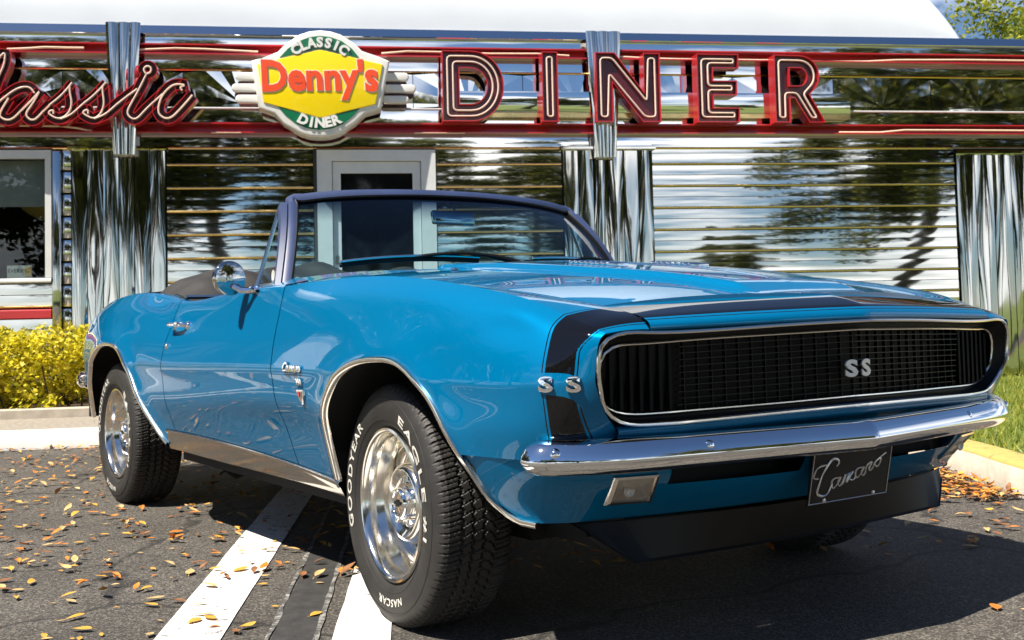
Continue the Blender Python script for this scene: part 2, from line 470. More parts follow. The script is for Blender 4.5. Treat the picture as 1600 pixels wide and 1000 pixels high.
# rolled edge round the grille opening
end = GF[-1]; fl = []
for back, inn in ((.003, .004), (.012, .007), (.045, .009)):
    q = end.copy(); q[:, 0] -= back
    cy, cz = .45, .685
    dy, dz = cy - q[:, 1], cz - q[:, 2]
    topm = q[:, 1] < .752
    topm &= q[:, 2] > .74
    dy = np.where(topm, 0, dy); dz = np.where(topm, -1, dz)
    L = np.hypot(dy, dz); q[:, 1] += inn * dy / L; q[:, 2] += inn * dz / L
    fl.append(q)
GF = np.concatenate([GF, np.array(fl)]); ua_f = ua + [.87] * 3
GF = add_flange(GF, True, False); ua_f = [ua_f[0]] + ua_f
mi = []
jm = int(np.argmin(abs(np.array(ua_f) - .76)))
J0 = int(np.argmin(abs(GF[jm, :NVF, 2] - .655))); J1 = int(np.argmin(abs(GF[jm, :NVF, 2] - .703)))
for i in range(len(ua_f) - 1):
    um = (ua_f[i] + ua_f[i + 1]) / 2
    for j in range(GF.shape[1] - 1):
        z = GF[i, j, 2]; x = GF[i, j, 0]
        uf = .797 + .034 * float(smooth01((z - .745) / .05)); pin = uf + .0055
        blk = (.728 < um < uf) or (.7195 < um < .7225) or (pin < um < pin + .0032)
        if blk and J0 <= j < J1: blk = False
        mi.append(1 if (blk and z > .51) else 0)
FENDERS = {}
for s in (1, -1):
    FENDERS[s] = grid_obj('front_fender', mirror(GF, s), [M['paint'], M['stripe']], CAR, flip=(s > 0), sharp=60, mi=mi)
    nvv = GF.shape[1]
    for ed in FENDERS[s].data.edges:
        a, b = ed.vertices
        if a % nvv == NVF - 1 and b % nvv == NVF - 1: ed.use_edge_sharp = True
tag(FENDERS[-1], 'right front fender with broken black stripe behind the grille')

# ---- doors
ud = np.linspace(-1.830 + GAP, -.681 - GAP, 60)
GD = add_flange(side_patch(ud, [.332] * len(ud), 60, 'door'))
DOORS = {}
for s in (1, -1): DOORS[s] = grid_obj('door', mirror(GD, s), M['paint'], CAR, flip=(s > 0), sharp=50)

# ---- quarter panels
uq = list(np.linspace(-3.72, -3.172, 22)); zq = [None] * len(uq)
zq = list(np.interp(uq, [-3.72, -3.5, -3.2], [.43, .37, .335]))
uq += [p[0] for p in RAc]; zq += [p[1] for p in RAc]
u2 = list(np.linspace(-1.903, -1.830 - GAP, 6)); uq += u2; zq += [.332] * 6
GQ = add_flange(side_patch(np.array(uq), zq, 60, 'door'), False, True)
for s in (1, -1): grid_obj('quarter_panel', mirror(GQ, s), M['paint'], CAR, flip=(s > 0), sharp=50)

# ---- arch mouldings
def arch_mould(A, yfun, s, fl=.013):
    prof = [(-.015, -.012), (-.012, .004), (-.005, .007), (.002, .005), (.004, -.006)]
    G = []
    for i in range(len(A)):
        a = A[max(0, i - 1)]; b = A[min(len(A) - 1, i + 1)]
        t = (b - a) / np.linalg.norm(b - a); n = np.array([-t[1], t[0]])   # outward normal (up at the crown)
        y0 = yfun(A[i][0], A[i][1]) + .013
        G.append([(A[i][0] + n[0] * p, y0 + q, A[i][1] + n[1] * p) for p, q in prof])
    return grid_obj('wheel_arch_moulding', mirror(G, s), M['chrome_old'], CAR, flip=(s > 0), sharp=60)
FAm = FAc[8:]
def ya_front(x, z):
    return side_y(min(x, .5), max(z, .335))
def valance_edge_y(x, z): return ya_front(x, z)
for s in (1, -1):
    arch_mould(RAc[4:-2:2], ya_front, s)

M['rocker_metal'] = pmat('rocker_metal', (0.50, 0.48, 0.45), 0.14, 1.0, rvar=0.05)
# ---- rocker mouldings
for s in (1, -1):
    xs = np.linspace(-1.925, -.338, 60)
    zt = cspline([-1.93, -1.3, -.99, -.64, -.33], [.402, .396, .384, .365, .350], xs)[:, 0]
    zb = np.interp(xs, [-1.93, -.6, -.33], [.318, .304, .303])
    G = []
    for x, a, b in zip(xs, zt, zb):
        yt = side_y(x, a); zm = a - .012
        G.append([(x, yt - .006, a + .003), (x, yt + .004, a + .002), (x, yt + .009, a - .003), (x, yt + .008, zm), (x, yt + .002, zm - .004), (x, yt - .004, (zm + b) / 2), (x, yt - .012, b + .004), (x, yt - .018, b), (x, yt - .10, b)])
    e0 = [tuple(np.array(p) * (1, 1, 1) + (0, -.03, 0)) for p in G[0]]
    mo = grid_obj('rocker_moulding', mirror(G, s), M['rocker_metal'], CAR, flip=(s > 0), sharp=40)
    for xr in (-1.6, -1.1, -.5):
        v, f = lathe_vf([(0.0001, .006), (.007, .004), (.009, 0)], 8)
        yy = side_y(xr, .36) - .006
        v = [(p[0] + xr, s * yy + (p[1] if s < 0 else -p[1]), p[2] + .352) for p in v]
        mobj('rivet', v, f, M['chrome_old'], mo, True)

# ---- hood
def hood_zc(x): return cspline([-.70, -.62, -.2, .15, .473, .738, .83], [1.006, 1.005, .988, .960, .924, .881, .866], x)[:, 0]
def hood_ze(x): return cspline([-.72, -.62, -.2, .139, .35, .556, .672, .76], [.957, .954, .937, .916, .897, .869, .850, .835], x)[:, 0]
def hood_yedge(x): return cspline(R12_U, [p[1] for p in R12_P], x)[:, 0] - .004
def hood_xf(y): return .812 - .225 * abs(y)
def smooth01(t): t = np.clip(t, 0, 1); return t * t * (3 - 2 * t)
NYH, NXH = 121, 90
G = []
for iv in np.linspace(-1, 1, NYH):
    col = []
    for t in np.linspace(0, 1, NXH):
        # front edge and rear edge along this line of constant iv
        yf_ = iv * .632; xf_ = hood_xf(yf_)
        xr_ = -.64 - .05 * iv * iv
        x = xf_ + (xr_ - xf_) * t
        ye = float(hood_yedge([x])[0]) if x < .672 else .634
        y = iv * ye
        zc, ze = float(hood_zc([x])[0]), float(hood_ze([x])[0])
        z = zc - (zc - ze) * abs(iv) ** 2.3
        bw = .30 - .10 * smooth01((x - .1) / .62)
        b = (1 - smooth01((abs(y) - bw) / .022)) * .017 * smooth01((.77 - x) / .12)
        z += b + .004 * max(0, 1 - abs(y) / .02) * smooth01((.70 - x) / .2)
        col.append((x, y, z))
    G.append(col)
G = np.array(G)
fr = G[:, :1].copy(); fr[..., 2] -= .014; G = np.concatenate([fr, G], 1)
sd = G[:1].copy(); sd[..., 2] -= .012; G = np.concatenate([sd, G]); sd = G[-1:].copy(); sd[..., 2] -= .012; G = np.concatenate([G, sd])
HOOD = grid_obj('hood', G, M['paint'], CAR, sharp=40)
def hood_z(x, y):
    ye = float(hood_yedge([x])[0]); zc, ze = float(hood_zc([x])[0]), float(hood_ze([x])[0])
    return zc - (zc - ze) * (abs(y) / ye) ** 2.3 + .017
for s in (1, -1):
    for k in range(8):
        x = -.03 + k * .026; y = s * .165
        z = hood_z(x, y)
        v, f = box_vf(x - .008, x + .008, y - .04, y + .04, z - .004, z + .008)
        me = mesh_data('hood_louver', v, f, M['chrome']); bevel_data(me, .003, 1); link('hood_louver', me, HOOD)
v, f = lathe_vf([(.0001, .008), (.010, .006), (.014, 0)], 10)
mobj('washer_nozzle', [(p[0] - .36, p[2] - .42, -p[1] + hood_z(-.36, .42) - .016) for p in v], f, M['chrome'], HOOD, True)

# ---- header panel between hood and grille
def lip_x(y): return .931 - .139 * abs(y)
def lip_z(y): return .806 - .0125 * (abs(y) / .645) ** 1.2
G = []; NYP = 81
TH = np.array([0, .35, .62, .80, .92, 1.0]); tq = np.concatenate([np.linspace(0, .13, 5), [.15, .16, .185], np.linspace(.20, .78, 14), [.81, .825, .84, .86], np.linspace(.88, 1, 7)])
for y in np.linspace(-.641, .641, NYP):
    xh = hood_xf(y) + .004; zh = .866 - .017 * (abs(y) / .632) ** 2.0 - .000
    xl, zl = lip_x(y), lip_z(y)
    d = xl - xh; dz = zh - zl
    cp = [(xh, zh), (xh + .36 * d, zh - .17 * dz), (xh + .70 * d, zh - .38 * dz), (xh + .89 * d, zh - .56 * dz), (xl - .0015, zl + .20 * dz), (xl, zl)]
    sec = cspline(TH, np.array(cp), tq)
    P = [(a, y, b) for a, b in sec]
    P = [(P[0][0], y, P[0][2] - .015)] + P + [(xl - .004, y, zl - .004), (xl - .012, y, zl - .006)]
    G.append(P)
nvv = len(G[0]); tt = np.concatenate([[0], tq, [1.1, 1.2]])
mi = []
for i in range(NYP - 1):
    for j in range(nvv - 1):
        tm = (tt[j] + tt[j + 1]) / 2
        mi.append(1 if (.19 < tm < .78 or .825 < tm < .84 or .15 < tm < .16) else 0)
HEADER = grid_obj('header_panel', G, [M['paint'], M['stripe']], CAR, sharp=50, mi=mi)

# ---- panel under the grille
def loop_x(y, z):
    t = np.clip((abs(y) - .55) / .2, 0, 1) * np.clip((.66 - z) / .09, 0, 1)
    return .931 - .139 * abs(y) - .085 * (.806 - z) - .03 * t
G = []
for y in np.linspace(-.70, .70, 61):
    zb = .590 - .011 * (abs(y) / .52) ** 1.3 - (.0 if abs(y) < .6 else 0)
    x = loop_x(y, zb)
    G.append([(x - .045, y, zb + .006), (x - .012, y, zb + .003), (x - .003, y, zb - .002), (x, y, zb - .008), (x - .004, y, zb - .018), (x - .02, y, zb - .030), (x - .05, y, zb - .040), (x - .08, y, zb - .07), (x - .09, y, .46)])
grid_obj('lower_grille_panel', G, M['paint'], CAR, sharp=70)

# ---- grille
def ring(half):
    h = np.array(half, float); m = h[::-1].copy(); m[:, 0] *= -1
    return np.vstack([h, m[1:-1] if abs(m[0, 0]) < 1e-6 and abs(m[-1, 0]) < 1e-6 else m])
def ring_dense(half, n=70):
    h = curve_pts(half, n)
    h[0, 0] = h[-1, 0] = 0
    return ring(h)
OUT = ring_dense([(0,.799),(.26,.794),(.52,.786),(.66,.787),(.738,.7805),(.764,.762),(.772,.728),(.770,.69),(.760,.65),(.735,.612),(.690,.586),(.62,.579),(.52,.580),(.26,.585),(0,.590)])
INN = ring_dense([(0,.777),(.26,.772),(.53,.765),(.66,.761),(.715,.753),(.738,.733),(.744,.70),(.740,.66),(.720,.625),(.68,.606),(.60,.600),(.53,.601),(.26,.604),(0,.609)])
def ring3(Rg, back, k=1.0): return [(loop_x(y, z) + back, y, z) for y, z in Rg]
def tube_loop(name, Rg, back, r, mat, parent):
    v, f = tube_vf(ring3(Rg, back), r, 8, False, True); return mobj(name, v, f, mat, parent, True)
tube_loop('grille_trim', OUT, .001, .0047, M['chrome_old'], CAR)
gi = tube_loop('inner_grille_trim', INN, -.036, .0036, M['chrome_old'], CAR)
A = np.array(ring3(OUT, -.006)); B = np.array(ring3(INN, -.040))
G = np.stack([A, A * .5 + B * .5 + np.array([-.006, 0, 0]), B], 1)
grid_obj('grille_surround', G, M['grille_black'], CAR, closed_u=True, sharp=60)
# backing plate
IN2 = INN.copy(); IN2[:, 0] *= 1.01; IN2[:, 1] = .685 + (IN2[:, 1] - .685) * 1.03
A = np.array(ring3(INN, -.038)); B = np.array(ring3(INN, -.085)); n = len(A); h = n // 2
vv = list(B); ff = []
# strips between top and bottom halves (mirror-symmetric ring: i and -i share |y| order)
half = np.arange(0, h + 1)
GB = np.stack([A, B], 1)
mb = MB(); mb.add(GB.reshape(-1, 3), grid_faces(n, 2, False, True))
pl = []
ys = np.linspace(-.745, .745, 75)
right = INN[:h + 1]
top_i = np.argmax(right[:, 0])
def inn_z(y):
    a = abs(y); t = right[:top_i + 1]; b = right[top_i:][::-1]
    return np.interp(a, t[:, 0], t[:, 1]), np.interp(a, b[:, 0], b[:, 1])
for y in ys:
    zt, zb = inn_z(y); pl.append([(loop_x(y, zt) - .085, y, zt), (loop_x(y, zb) - .085, y, zb)])
mb.add(np.array(pl).reshape(-1, 3), grid_faces(len(ys), 2))
GRILLE = mb.build('grille', M['grille_black'], CAR)
YG = .53
def bar_poly(name, pts, hw, hd, parent, mat):
    """thin rectangular bar following pts (x,y,z) ; hw half height in z for horizontal bars, in y for vertical"""
    P = np.array(pts); G = []
    for p in P:
        G.append([(p[0] + hd, p[1], p[2] - hw), (p[0] + hd, p[1], p[2] + hw), (p[0] - hd, p[1], p[2] + hw), (p[0] - hd, p[1], p[2] - hw)])
    G = np.array(G)
    return mobj(name, G.reshape(-1, 3), grid_faces(len(P), 4, False, False, True), mat, parent)
NH = 11
for k in range(1, NH):
    pts = []
    for y in (-YG, -.25, 0, .25, YG):
        zt, zb = inn_z(y); z = zb + (zt - zb) * k / NH
        pts.append((loop_x(y, z) - .044, y, z))
    bar_poly('grille_bar', pts, .0008, .006, GRILLE, M['grille_bar'])
for k in range(-13, 14):
    y = k * .0393; zt, zb = inn_z(y); x = loop_x(y, .69) - .047
    v, f = box_vf(x - .006, x + .004, y - .0007, y + .0007, zb + .001, zt - .001)
    mobj('grille_bar', v, f, M['grille_bar'], GRILLE)
for s in (1, -1):
    pl = []
    yy = np.linspace(.545, .736, 14)
    for y in yy:
        zt, zb = inn_z(y); zt -= .004; zb += .004
        pl.append([(loop_x(y, zt) - .052, s * y, zt), (loop_x(y, .69) - .050, s * y, .69), (loop_x(y, zb) - .052, s * y, zb)])
    hc = grid_obj('headlight_cover', pl, M['grille_black'], CAR)
    for k in range(7):
        y = .552 + k * .0262; zt, zb = inn_z(y); x = loop_x(y, .69) - .044
        mobj('cover_rib', *box_vf(x - .010, x + .004, s * y - .0045, s * y + .0045, zb + .006, zt - .006), M['cover_black'], hc)

# ---- emblems
def emblem_SS(name, place, size, parent, mats, gap=.62, wide=1.25):
    for k in (-1, 1):
        mb = MB()
        v, f = text_vf('S', size, bold=size * .035, extrude=.0018, bevel=.0006)
        v[:, 0] = v[:, 0] * wide + k * size * gap * .62
        mb.add([place(*p) for p in v], f)
        mb.build(name, mats, parent, True, 35)
emblem_SS('grille_emblem', lambda a, b, c: (loop_x(0, .68) - .022 + c - .139 * abs(a), a, .680 + b), .056, CAR, M['emblem_silver'], gap=.80, wide=1.5)
def fplace(a, b, c, s):
    # a runs along the fender towards the nose, letters read from the rear to the front on the right side
    u = .765 + a * (1 if s < 0 else -1); z = .678 + b
    sec = side_section(side_rows([u])[0]); k = np.interp(z, sec[:, 2], np.arange(len(sec)))
    i = int(np.clip(k, 0, len(sec) - 2)); p = sec[i] + (sec[i + 1] - sec[i]) * (k - i)
    r2 = side_rows([u + .004])[0][5] - side_rows([u - .004])[0][5]; n = np.array([r2[1] * -1, r2[0]]); n /= np.linalg.norm(n)
    q = p + np.array([n[0], n[1], 0]) * (c + .004)
    return (q[0], s * q[1], q[2])
for s in (1, -1):
    emblem_SS('fender_emblem', lambda a, b, c, s=s: fplace(a, b, c, s), .046, CAR, M['chrome'], gap=1.12, wide=1.6)
    # small script badge and the shield below it
    def sp(a, b, c, x0, z0, s=s):
        x = x0 + a * (1 if s < 0 else -1); z = z0 + b
        return (x, s * (side_y(x, z) + .004 + c), z)
    v, f = text_vf('Camaro', .040, bold=.0010, extrude=.002, shear=.3, bevel=.0008)
    mobj('name_badge', [sp(*p, -.505, .690) for p in v * np.array([1.05, 1, 1])], f, M['chrome'], CAR, True)
    sh = [(-.026, .010), (.026, .010), (.022, -.006), (.0, -.034), (-.022, -.006)]
    mb = MB(); n = len(sh)
    mb.add([sp(a, b, .004, -.455, .612) for a, b in sh] + [sp(a, b, -.003, -.455, .612) for a, b in sh], [tuple(range(n))] + [(i, (i + 1) % n, n + (i + 1) % n, n + i) for i in range(n)])
    bd = mb.build('shield_badge', M['chrome'], CAR)
    mobj('badge_number', *(lambda vf: ([sp(*p, -.462, .646) for p in vf[0]], vf[1]))(text_vf('350', .026, bold=.001, extrude=.002)), M['chrome'], bd)
    mobj('badge_enamel', [sp(a * .35 - .010, b * .4 + .000, .0055, -.455, .612) for a, b in sh], [tuple(range(n))], M['red_enamel'], bd)

# ---- front bumper
BPH = [(.949, 0), (.928, .15), (.907, .30), (.877, .50), (.849, .65), (.820, .75), (.778, .83), (.738, .878), (.702, .899), (.672, .905)]
half = curve_pts(BPH, 80)
PROF = [(-.060, .548), (-.045, .555), (-.030, .553), (-.016, .541), (-.006, .524), (-.001, .512), (.000, .506), (-.002, .499), (-.009, .488), (-.022, .478), (-.040, .473), (-.055, .474)]
def bumper_rows(s):
    G = []
    for i, p in enumerate(half):
        a = half[max(0, i - 1)]; b = half[min(len(half) - 1, i + 1)]
        t = (b - a) / np.linalg.norm(b - a); n = np.array([t[1], -t[0]])
        if n[0] < 0 and i < 40: n = -n
        L = (len(half) - 1 - i) / (len(half) - 1) * 1.02
        k = 1.0 if L > .075 else .25 + .75 * math.sqrt(max(0, 1 - (1 - L / .075) ** 2))
        G.append([(p[0] + n[0] * (-.03 + (d + .03) * k), s * (p[1] + n[1] * (-.03 + (d + .03) * k)), .512 + (z - .512) * k) for d, z in PROF])
    return np.array(G)
gl, gr = bumper_rows(1), bumper_rows(-1)
mid = ((gl[0] + gr[0]) / 2)[None]
gl = np.concatenate([mid, gl[1:]]); gr = gr[1:][::-1]
BUMP = grid_obj('front_bumper', np.concatenate([gr, gl]), M['chrome'], CAR, sharp=60)
for y in (-.845, -.498, .498, .845):
    i = np.argmin(abs(half[:, 1] - abs(y))); p = half[i]
    v, f = lathe_vf([(.0001, .007), (.007, .006), (.0115, .002), (.0125, -.006)], 14)
    nx = .75
    c = (p[0] - .012, math.copysign(p[1], y), .528)
    # axis forward and up
    ax = Vector((.80, .22 * (1 if y > 0 else -1) * (1 if abs(y) < .6 else 2.2), .55)).normalized(); q = ax.to_track_quat('Y', 'Z')
    mobj('bumper_bolt', [tuple(q @ Vector((a, -b, cc)) + Vector(c)) for a, b, cc in v], f, M['chrome'], BUMP, True)

# ---- valance, lamps, spoiler, plate
VR = {.505: [(.437,.893),(.52,.880),(.60,.858),(.68,.815),(.73,.76),(.76,.70),(.79,.60),(.825,.40),(.85,.20),(.862,0)],
      .455: [(.457,.868),(.53,.855),(.60,.835),(.67,.795),(.72,.735),(.748,.677),(.775,.58),(.812,.40),(.837,.20),(.848,0)],
      .400: [(.478,.838),(.53,.826),(.585,.805),(.64,.765),(.678,.71),(.70,.655),(.727,.57),(.765,.40),(.79,.20),(.80,0)],
      .345: [(.560,.795),(.575,.785),(.595,.765),(.615,.738),(.633,.70),(.648,.64),(.668,.56),(.70,.40),(.725,.20),(.735,0)]}
zs = sorted(VR); VP = np.array([[(x, y, z) for x, y in VR[z]] for z in zs])
nvq, nuq = 32, 60
tv = np.linspace(0, 3, nvq)
A = cspline([0, 1, 2, 3], VP.transpose(0, 1, 2).reshape(4, -1), tv).reshape(nvq, 10, 3)
G = cspline(np.arange(10), A.transpose(1, 0, 2).reshape(10, -1), np.linspace(0, 9, nuq)).reshape(nuq, nvq, 3)
full = np.concatenate([mirror(G, -1), G[::-1][1:]])
def valance_x(y, z):
    q = G[:, :, :]
    j = np.interp(z, q[-1, :, 2], np.arange(nvq)); j = int(round(j))
    yy = q[::-1, j, 1]; return float(np.interp(abs(y), yy, q[::-1, j, 0]))
skip = []
for i in range(full.shape[0] - 1):
    for j in range(nvq - 1):
        c = full[i:i + 2, j:j + 2].mean((0, 1)); skip.append(.16 < abs(c[1]) < .53 and .432 < c[2] < .478)
low = full[:, :1].copy(); low[..., 0] -= .05
VAL = grid_obj('front_valance', np.concatenate([low, full], 1), M['paint'], CAR, sharp=50, skip=[v for i in range(full.shape[0] - 1) for v in [False] + skip[i * (nvq - 1):(i + 1) * (nvq - 1)]])
VE = G[0]
FAx = np.vstack([FAc, [(.585, .3445), (.61, .344)]])
def ya_front2(x, z):
    if x < .43: return side_y(x, max(z, .335))
    if x > .50 and z < .375: return float(np.interp(x, [.50, .56, .585, .61], [.822, .797, .782, .758])) - .013
    f = float(np.clip((x - .43) / .03, 0, 1)); return side_y(x, max(z, .335)) * (1 - f) + (float(np.interp(z, VE[:, 2], VE[:, 1])) - .008) * f
for s in (1, -1):
    arch_mould(FAx[4::2], ya_front2, s)
for s in (1, -1):
    mobj('air_intake', *box_vf(.66, .735, min(s * .14, s * .55), max(s * .14, s * .55), .42, .49), M['deep_black'], CAR)
for s in (1, -1):
    cz = [(.575, .458), (.683, .458), (.662, .386), (.553, .386)]   # (y,z) parallelogram
    def lp(y, z, d): return (valance_x(y, z) + d, s * y, z)
    mb = MB(); O4 = [lp(y, z, .008) for y, z in cz]
    I4 = [lp(.618 + (y - .618) * .86, .422 + (z - .422) * .84, .010) for y, z in cz]
    K4 = [lp(.618 + (y - .618) * .84, .422 + (z - .422) * .82, .003) for y, z in cz]
    B4 = [lp(y, z, -.01) for y, z in cz]
    V = B4 + O4 + I4 + K4
    F = [(k * 4 + i, k * 4 + (i + 1) % 4, (k + 1) * 4 + (i + 1) % 4, (k + 1) * 4 + i) for k in range(3) for i in range(4)]
    mb.add(V, F); lf = mb.build('parking_lamp', M['chrome_old'], CAR)
    NN = 10; LG = []
    for a in np.linspace(0, 1, NN):
        row = []
        for b in np.linspace(0, 1, NN):
            P4 = [Vector(p) for p in K4]
            q = (P4[0] * (1 - a) + P4[1] * a) * (1 - b) + (P4[3] * (1 - a) + P4[2] * a) * b
            row.append((q.x + .004 * math.sin(math.pi * a) * math.sin(math.pi * b), q.y, q.z))
        LG.append(row)
    grid_obj('lens', LG, M['lamp_glass'], lf)
    c4 = np.mean(np.array(K4), 0)
    v, f = lathe_vf([(.0001, .001), (.010, .002), (.016, .0045), (.020, .002)], 16)
    mobj('bulb_ring', [(c4[0] + .003 - b, c4[1] + a * .85 + s * .012, c4[2] + c * .85) for a, b, c in v], f, M['lamp_glass'], lf, True)
# spoiler
SPT = [(.617, .699, .339), (.655, .60, .338), (.690, .40, .336), (.715, .20, .334), (.722, 0, .333)]
SPB = [(.640, .672, .316), (.692, .585, .250), (.689, .40, .243), (.686, .20, .238), (.684, 0, .236)]
mb = MB(); G = []
T5 = curve_pts(SPT, 30); B5 = np.array([np.interp(np.linspace(0, 1, 30), [0, .10, .20, .46, .73, 1], np.array([SPB[0], SPB[1], (.6915, .53, .247), SPB[2], SPB[3], SPB[4]])[:, k]) for k in range(3)]).T
for sgn, rngi in ((-1, range(30)), (1, range(28, -1, -1))):
    for i in rngi:
        t, b = T5[i].copy(), B5[i].copy(); t[1] *= sgn; b[1] *= sgn
        G.append([t, b, b + np.array([.006, 0, -.006]), b + np.array([-.012, 0, -.010]), b + np.array([-.014, 0, 0]), t + np.array([-.02, 0, 0])])
grid_obj('front_spoiler', G, M['black_trim'], CAR, sharp=30)
# licence plate with script
PLT = [(.872, -.152, .478), (.872, .152, .478), (.845, .152, .345), (.845, -.152, .345)]   # TL TR BR BL seen from the front
def plate_pt(a, b, d=0.0):
    """a: -1..1 to the viewer's right (car's left), b: -1..1 up"""
    x = .8585 + b * .0135; return (x + d * .98, a * .152, .4115 + b * .0665 - d * .2)
mb = MB(); c4 = [(-1, 1), (1, 1), (1, -1), (-1, -1)]
mb.add([plate_pt(a, b, 0) for a, b in c4] + [plate_pt(a, b, -.004) for a, b in c4], [(0, 1, 2, 3), (7, 6, 5, 4)] + [(i, i + 4, (i + 1) % 4 + 4, (i + 1) % 4) for i in range(4)])
PLATE = mb.build('licence_plate', M['plate'], CAR)
tag(PLATE, 'black front plate with silver script and border')
fr = [plate_pt(a * .975, b * .95, .0012) for a, b in [(-1, 1), (1, 1), (1, -1), (-1, -1)]]
mobj('plate_border', *tube_vf(fr, .0014, 5, False, True), M['plate_line'], PLATE, True)
SCRIPT = {'C': [(-.40,.42),(-.36,.62),(-.48,.74),(-.62,.55),(-.74,.15),(-.80,-.25),(-.76,-.55),(-.62,-.62),(-.50,-.40),(-.46,-.22)],
 'C2': [(-.62,.55),(-.80,.55),(-.92,.35),(-.90,.12),(-.82,.10)],
 'a': [(-.30,.02),(-.42,.04),(-.47,-.18),(-.42,-.32),(-.33,-.22),(-.27,.02),(-.31,-.22),(-.27,-.32),(-.21,-.20)],
 'm': [(-.21,-.20),(-.15,.06),(-.20,-.28),(-.12,.02),(-.06,.06),(-.10,-.26),(-.02,.04),(.04,.08),(-.01,-.22),(.05,-.26),(.11,-.12)],
 'a2': [(.27,.12),(.16,.14),(.10,-.08),(.15,-.22),(.24,-.12),(.30,.12),(.26,-.12),(.30,-.22),(.36,-.10)],
 'r': [(.36,-.10),(.43,.20),(.48,.22),(.45,.02),(.47,-.12),(.54,-.02)],
 'o': [(.54,-.02),(.62,.22),(.70,.26),(.72,.10),(.64,-.04),(.58,.06),(.62,.22),(.76,.34),(.84,.40)]}
mbs = MB()
for k, pts in SCRIPT.items():
    P = curve_pts([(a, b + (.30 * a if k not in ('C', 'C2') else 0.12 * a)) for a, b in pts], 40)
    w = .0032 if k == 'C' else .0024
    n = len(P); rr = [w * (.55 + .6 * abs(math.sin(i / n * math.pi * 2.4))) for i in range(n)]
    mbs.tube([plate_pt(a, b, .0008) for a, b in P], rr, 5)
mbs.build('plate_script', M['plate_line'], PLATE, True)
for a, b in ((-.62, -.86), (.62, -.86)):
    v, f = lathe_vf([(.0001, .004), (.005, .003), (.006, 0)], 8); p = plate_pt(a, b, .001)
    mobj('screw', [(p[0] - y_, p[1] + x_, p[2] + z_) for x_, y_, z_ in v], f, M['plate_line'], PLATE, True)
box('plate_bracket', .78, .842, -.06, .06, .37, .45, M['deep_black'], CAR)

M['frame_metal'] = pmat('frame_sky_tint', (0.034, 0.052, 0.125), 0.45, 0.0, spec=0.5, var=0.15)  # blue base colour stands in for sky mirrored in the bright frame trim
# ---- cowl, windshield, frame
BASE = [(-.945, .735, .985), (-.86, .62, 1.000), (-.775, .40, 1.010), (-.735, .20, 1.014), (-.722, 0, 1.016)]
TOP = [(-1.150, .628, 1.272), (-1.122, .50, 1.288), (-1.085, .30, 1.300), (-1.068, .15, 1.304), (-1.062, 0, 1.305)]
def both(P, n):
    h = curve_pts(P, n); m = h[::-1][1:].copy(); m[:, 1] *= -1
    return np.vstack([h, m])          # left -> right
bcur, tcur = both(BASE, 25), both(TOP, 25)
G = []
for b, t in zip(bcur, tcur):
    row = []
    for k in np.linspace(-.06, 1, 14):
        p = b + (t - b) * k
        bow = .022 * math.sin(math.pi * max(0, k)); row.append(p + np.array([bow * .8, 0, bow * .55]))
    G.append(row)
WS = grid_obj('windshield', G, M['glass'], CAR)
# header and pillars: frame with the sky's reflection put into its blue, and a bright inner strip
frame = np.vstack([bcur[:1], tcur, bcur[-1:]])
def frame_sweep(name, pts, prof, mat):
    P = np.array(pts); G = []
    for i in range(len(P)):
        a = P[max(0, i - 1)]; b = P[min(len(P) - 1, i + 1)]; t = (b - a) / np.linalg.norm(b - a)
        o = np.array([P[i][0] * 0 - .35, P[i][1], (P[i][2] - .95) * 1.2]); o = o - (o @ t) * t; o /= np.linalg.norm(o)   # outward from glass centre
        f_ = np.cross(t, o); f_ /= np.linalg.norm(f_)
        if f_[0] < 0: f_ = -f_
        G.append([P[i] + o * u + f_ * v for u, v in prof])
    return grid_obj(name, G, mat, CAR, closed_v=True, sharp=35)
lp = [bcur[0] + (tcur[0] - bcur[0]) * k + np.array([.018, 0, .012]) * math.sin(math.pi * k) for k in np.linspace(-.12, .93, 14)]
rp = [q * np.array([1, -1, 1]) for q in lp]
corner_l = curve_pts([lp[-1], tcur[0] + np.array([0, 0.004, .002]), tcur[1], tcur[2]], 8)
fpath = lp + list(corner_l[1:-1]) + list(tcur[3:-3]) + [q * np.array([1, -1, 1]) for q in corner_l[1:-1][::-1]] + rp[::-1]
frame_sweep('windshield_frame', fpath, [(-.006, -.018), (-.008, .012), (.008, .017), (.024, .012), (.029, -.005), (.024, -.03), (.005, -.035)], M['frame_metal'])
for pth in (lp, rp): frame_sweep('pillar_cover', pth, [(.027, -.03), (.030, .008), (.050, .004), (.056, -.018), (.050, -.045), (.03, -.05)], M['frame_metal'])
frame_sweep('windshield_gasket', fpath, [(-.012, .002), (-.011, .012), (-.006, .015), (-.002, .012), (-.004, .002)], M['black_trim'])
# cowl panel
G = []
for i, b in enumerate(bcur):
    iv = b[1] / .735
    xr = -.645 - .05 * iv * iv; yr = iv * .765
    zf = 1.000 - .045 * abs(iv) ** 2.3
    G.append([(xr + .03, yr, zf - .012), (xr - .01, yr, zf - .006), ((xr + b[0]) / 2, (yr + b[1]) / 2, (zf + b[2]) / 2 - .014), (b[0] + .01, b[1], b[2] - .008), (b[0] - .05, b[1], b[2] - .01)])
grid_obj('cowl_panel', G, M['paint'], CAR, sharp=60)
mb = MB()
for s in (1, -1):      # filler between cowl, pillar foot and fender/door top
    G = [[(x, s * y, z) for y, z in ((.770 - 0.0 * x, .961), (.80, .952), (.835, .945))] for x in np.linspace(-.715, -.60, 5)]
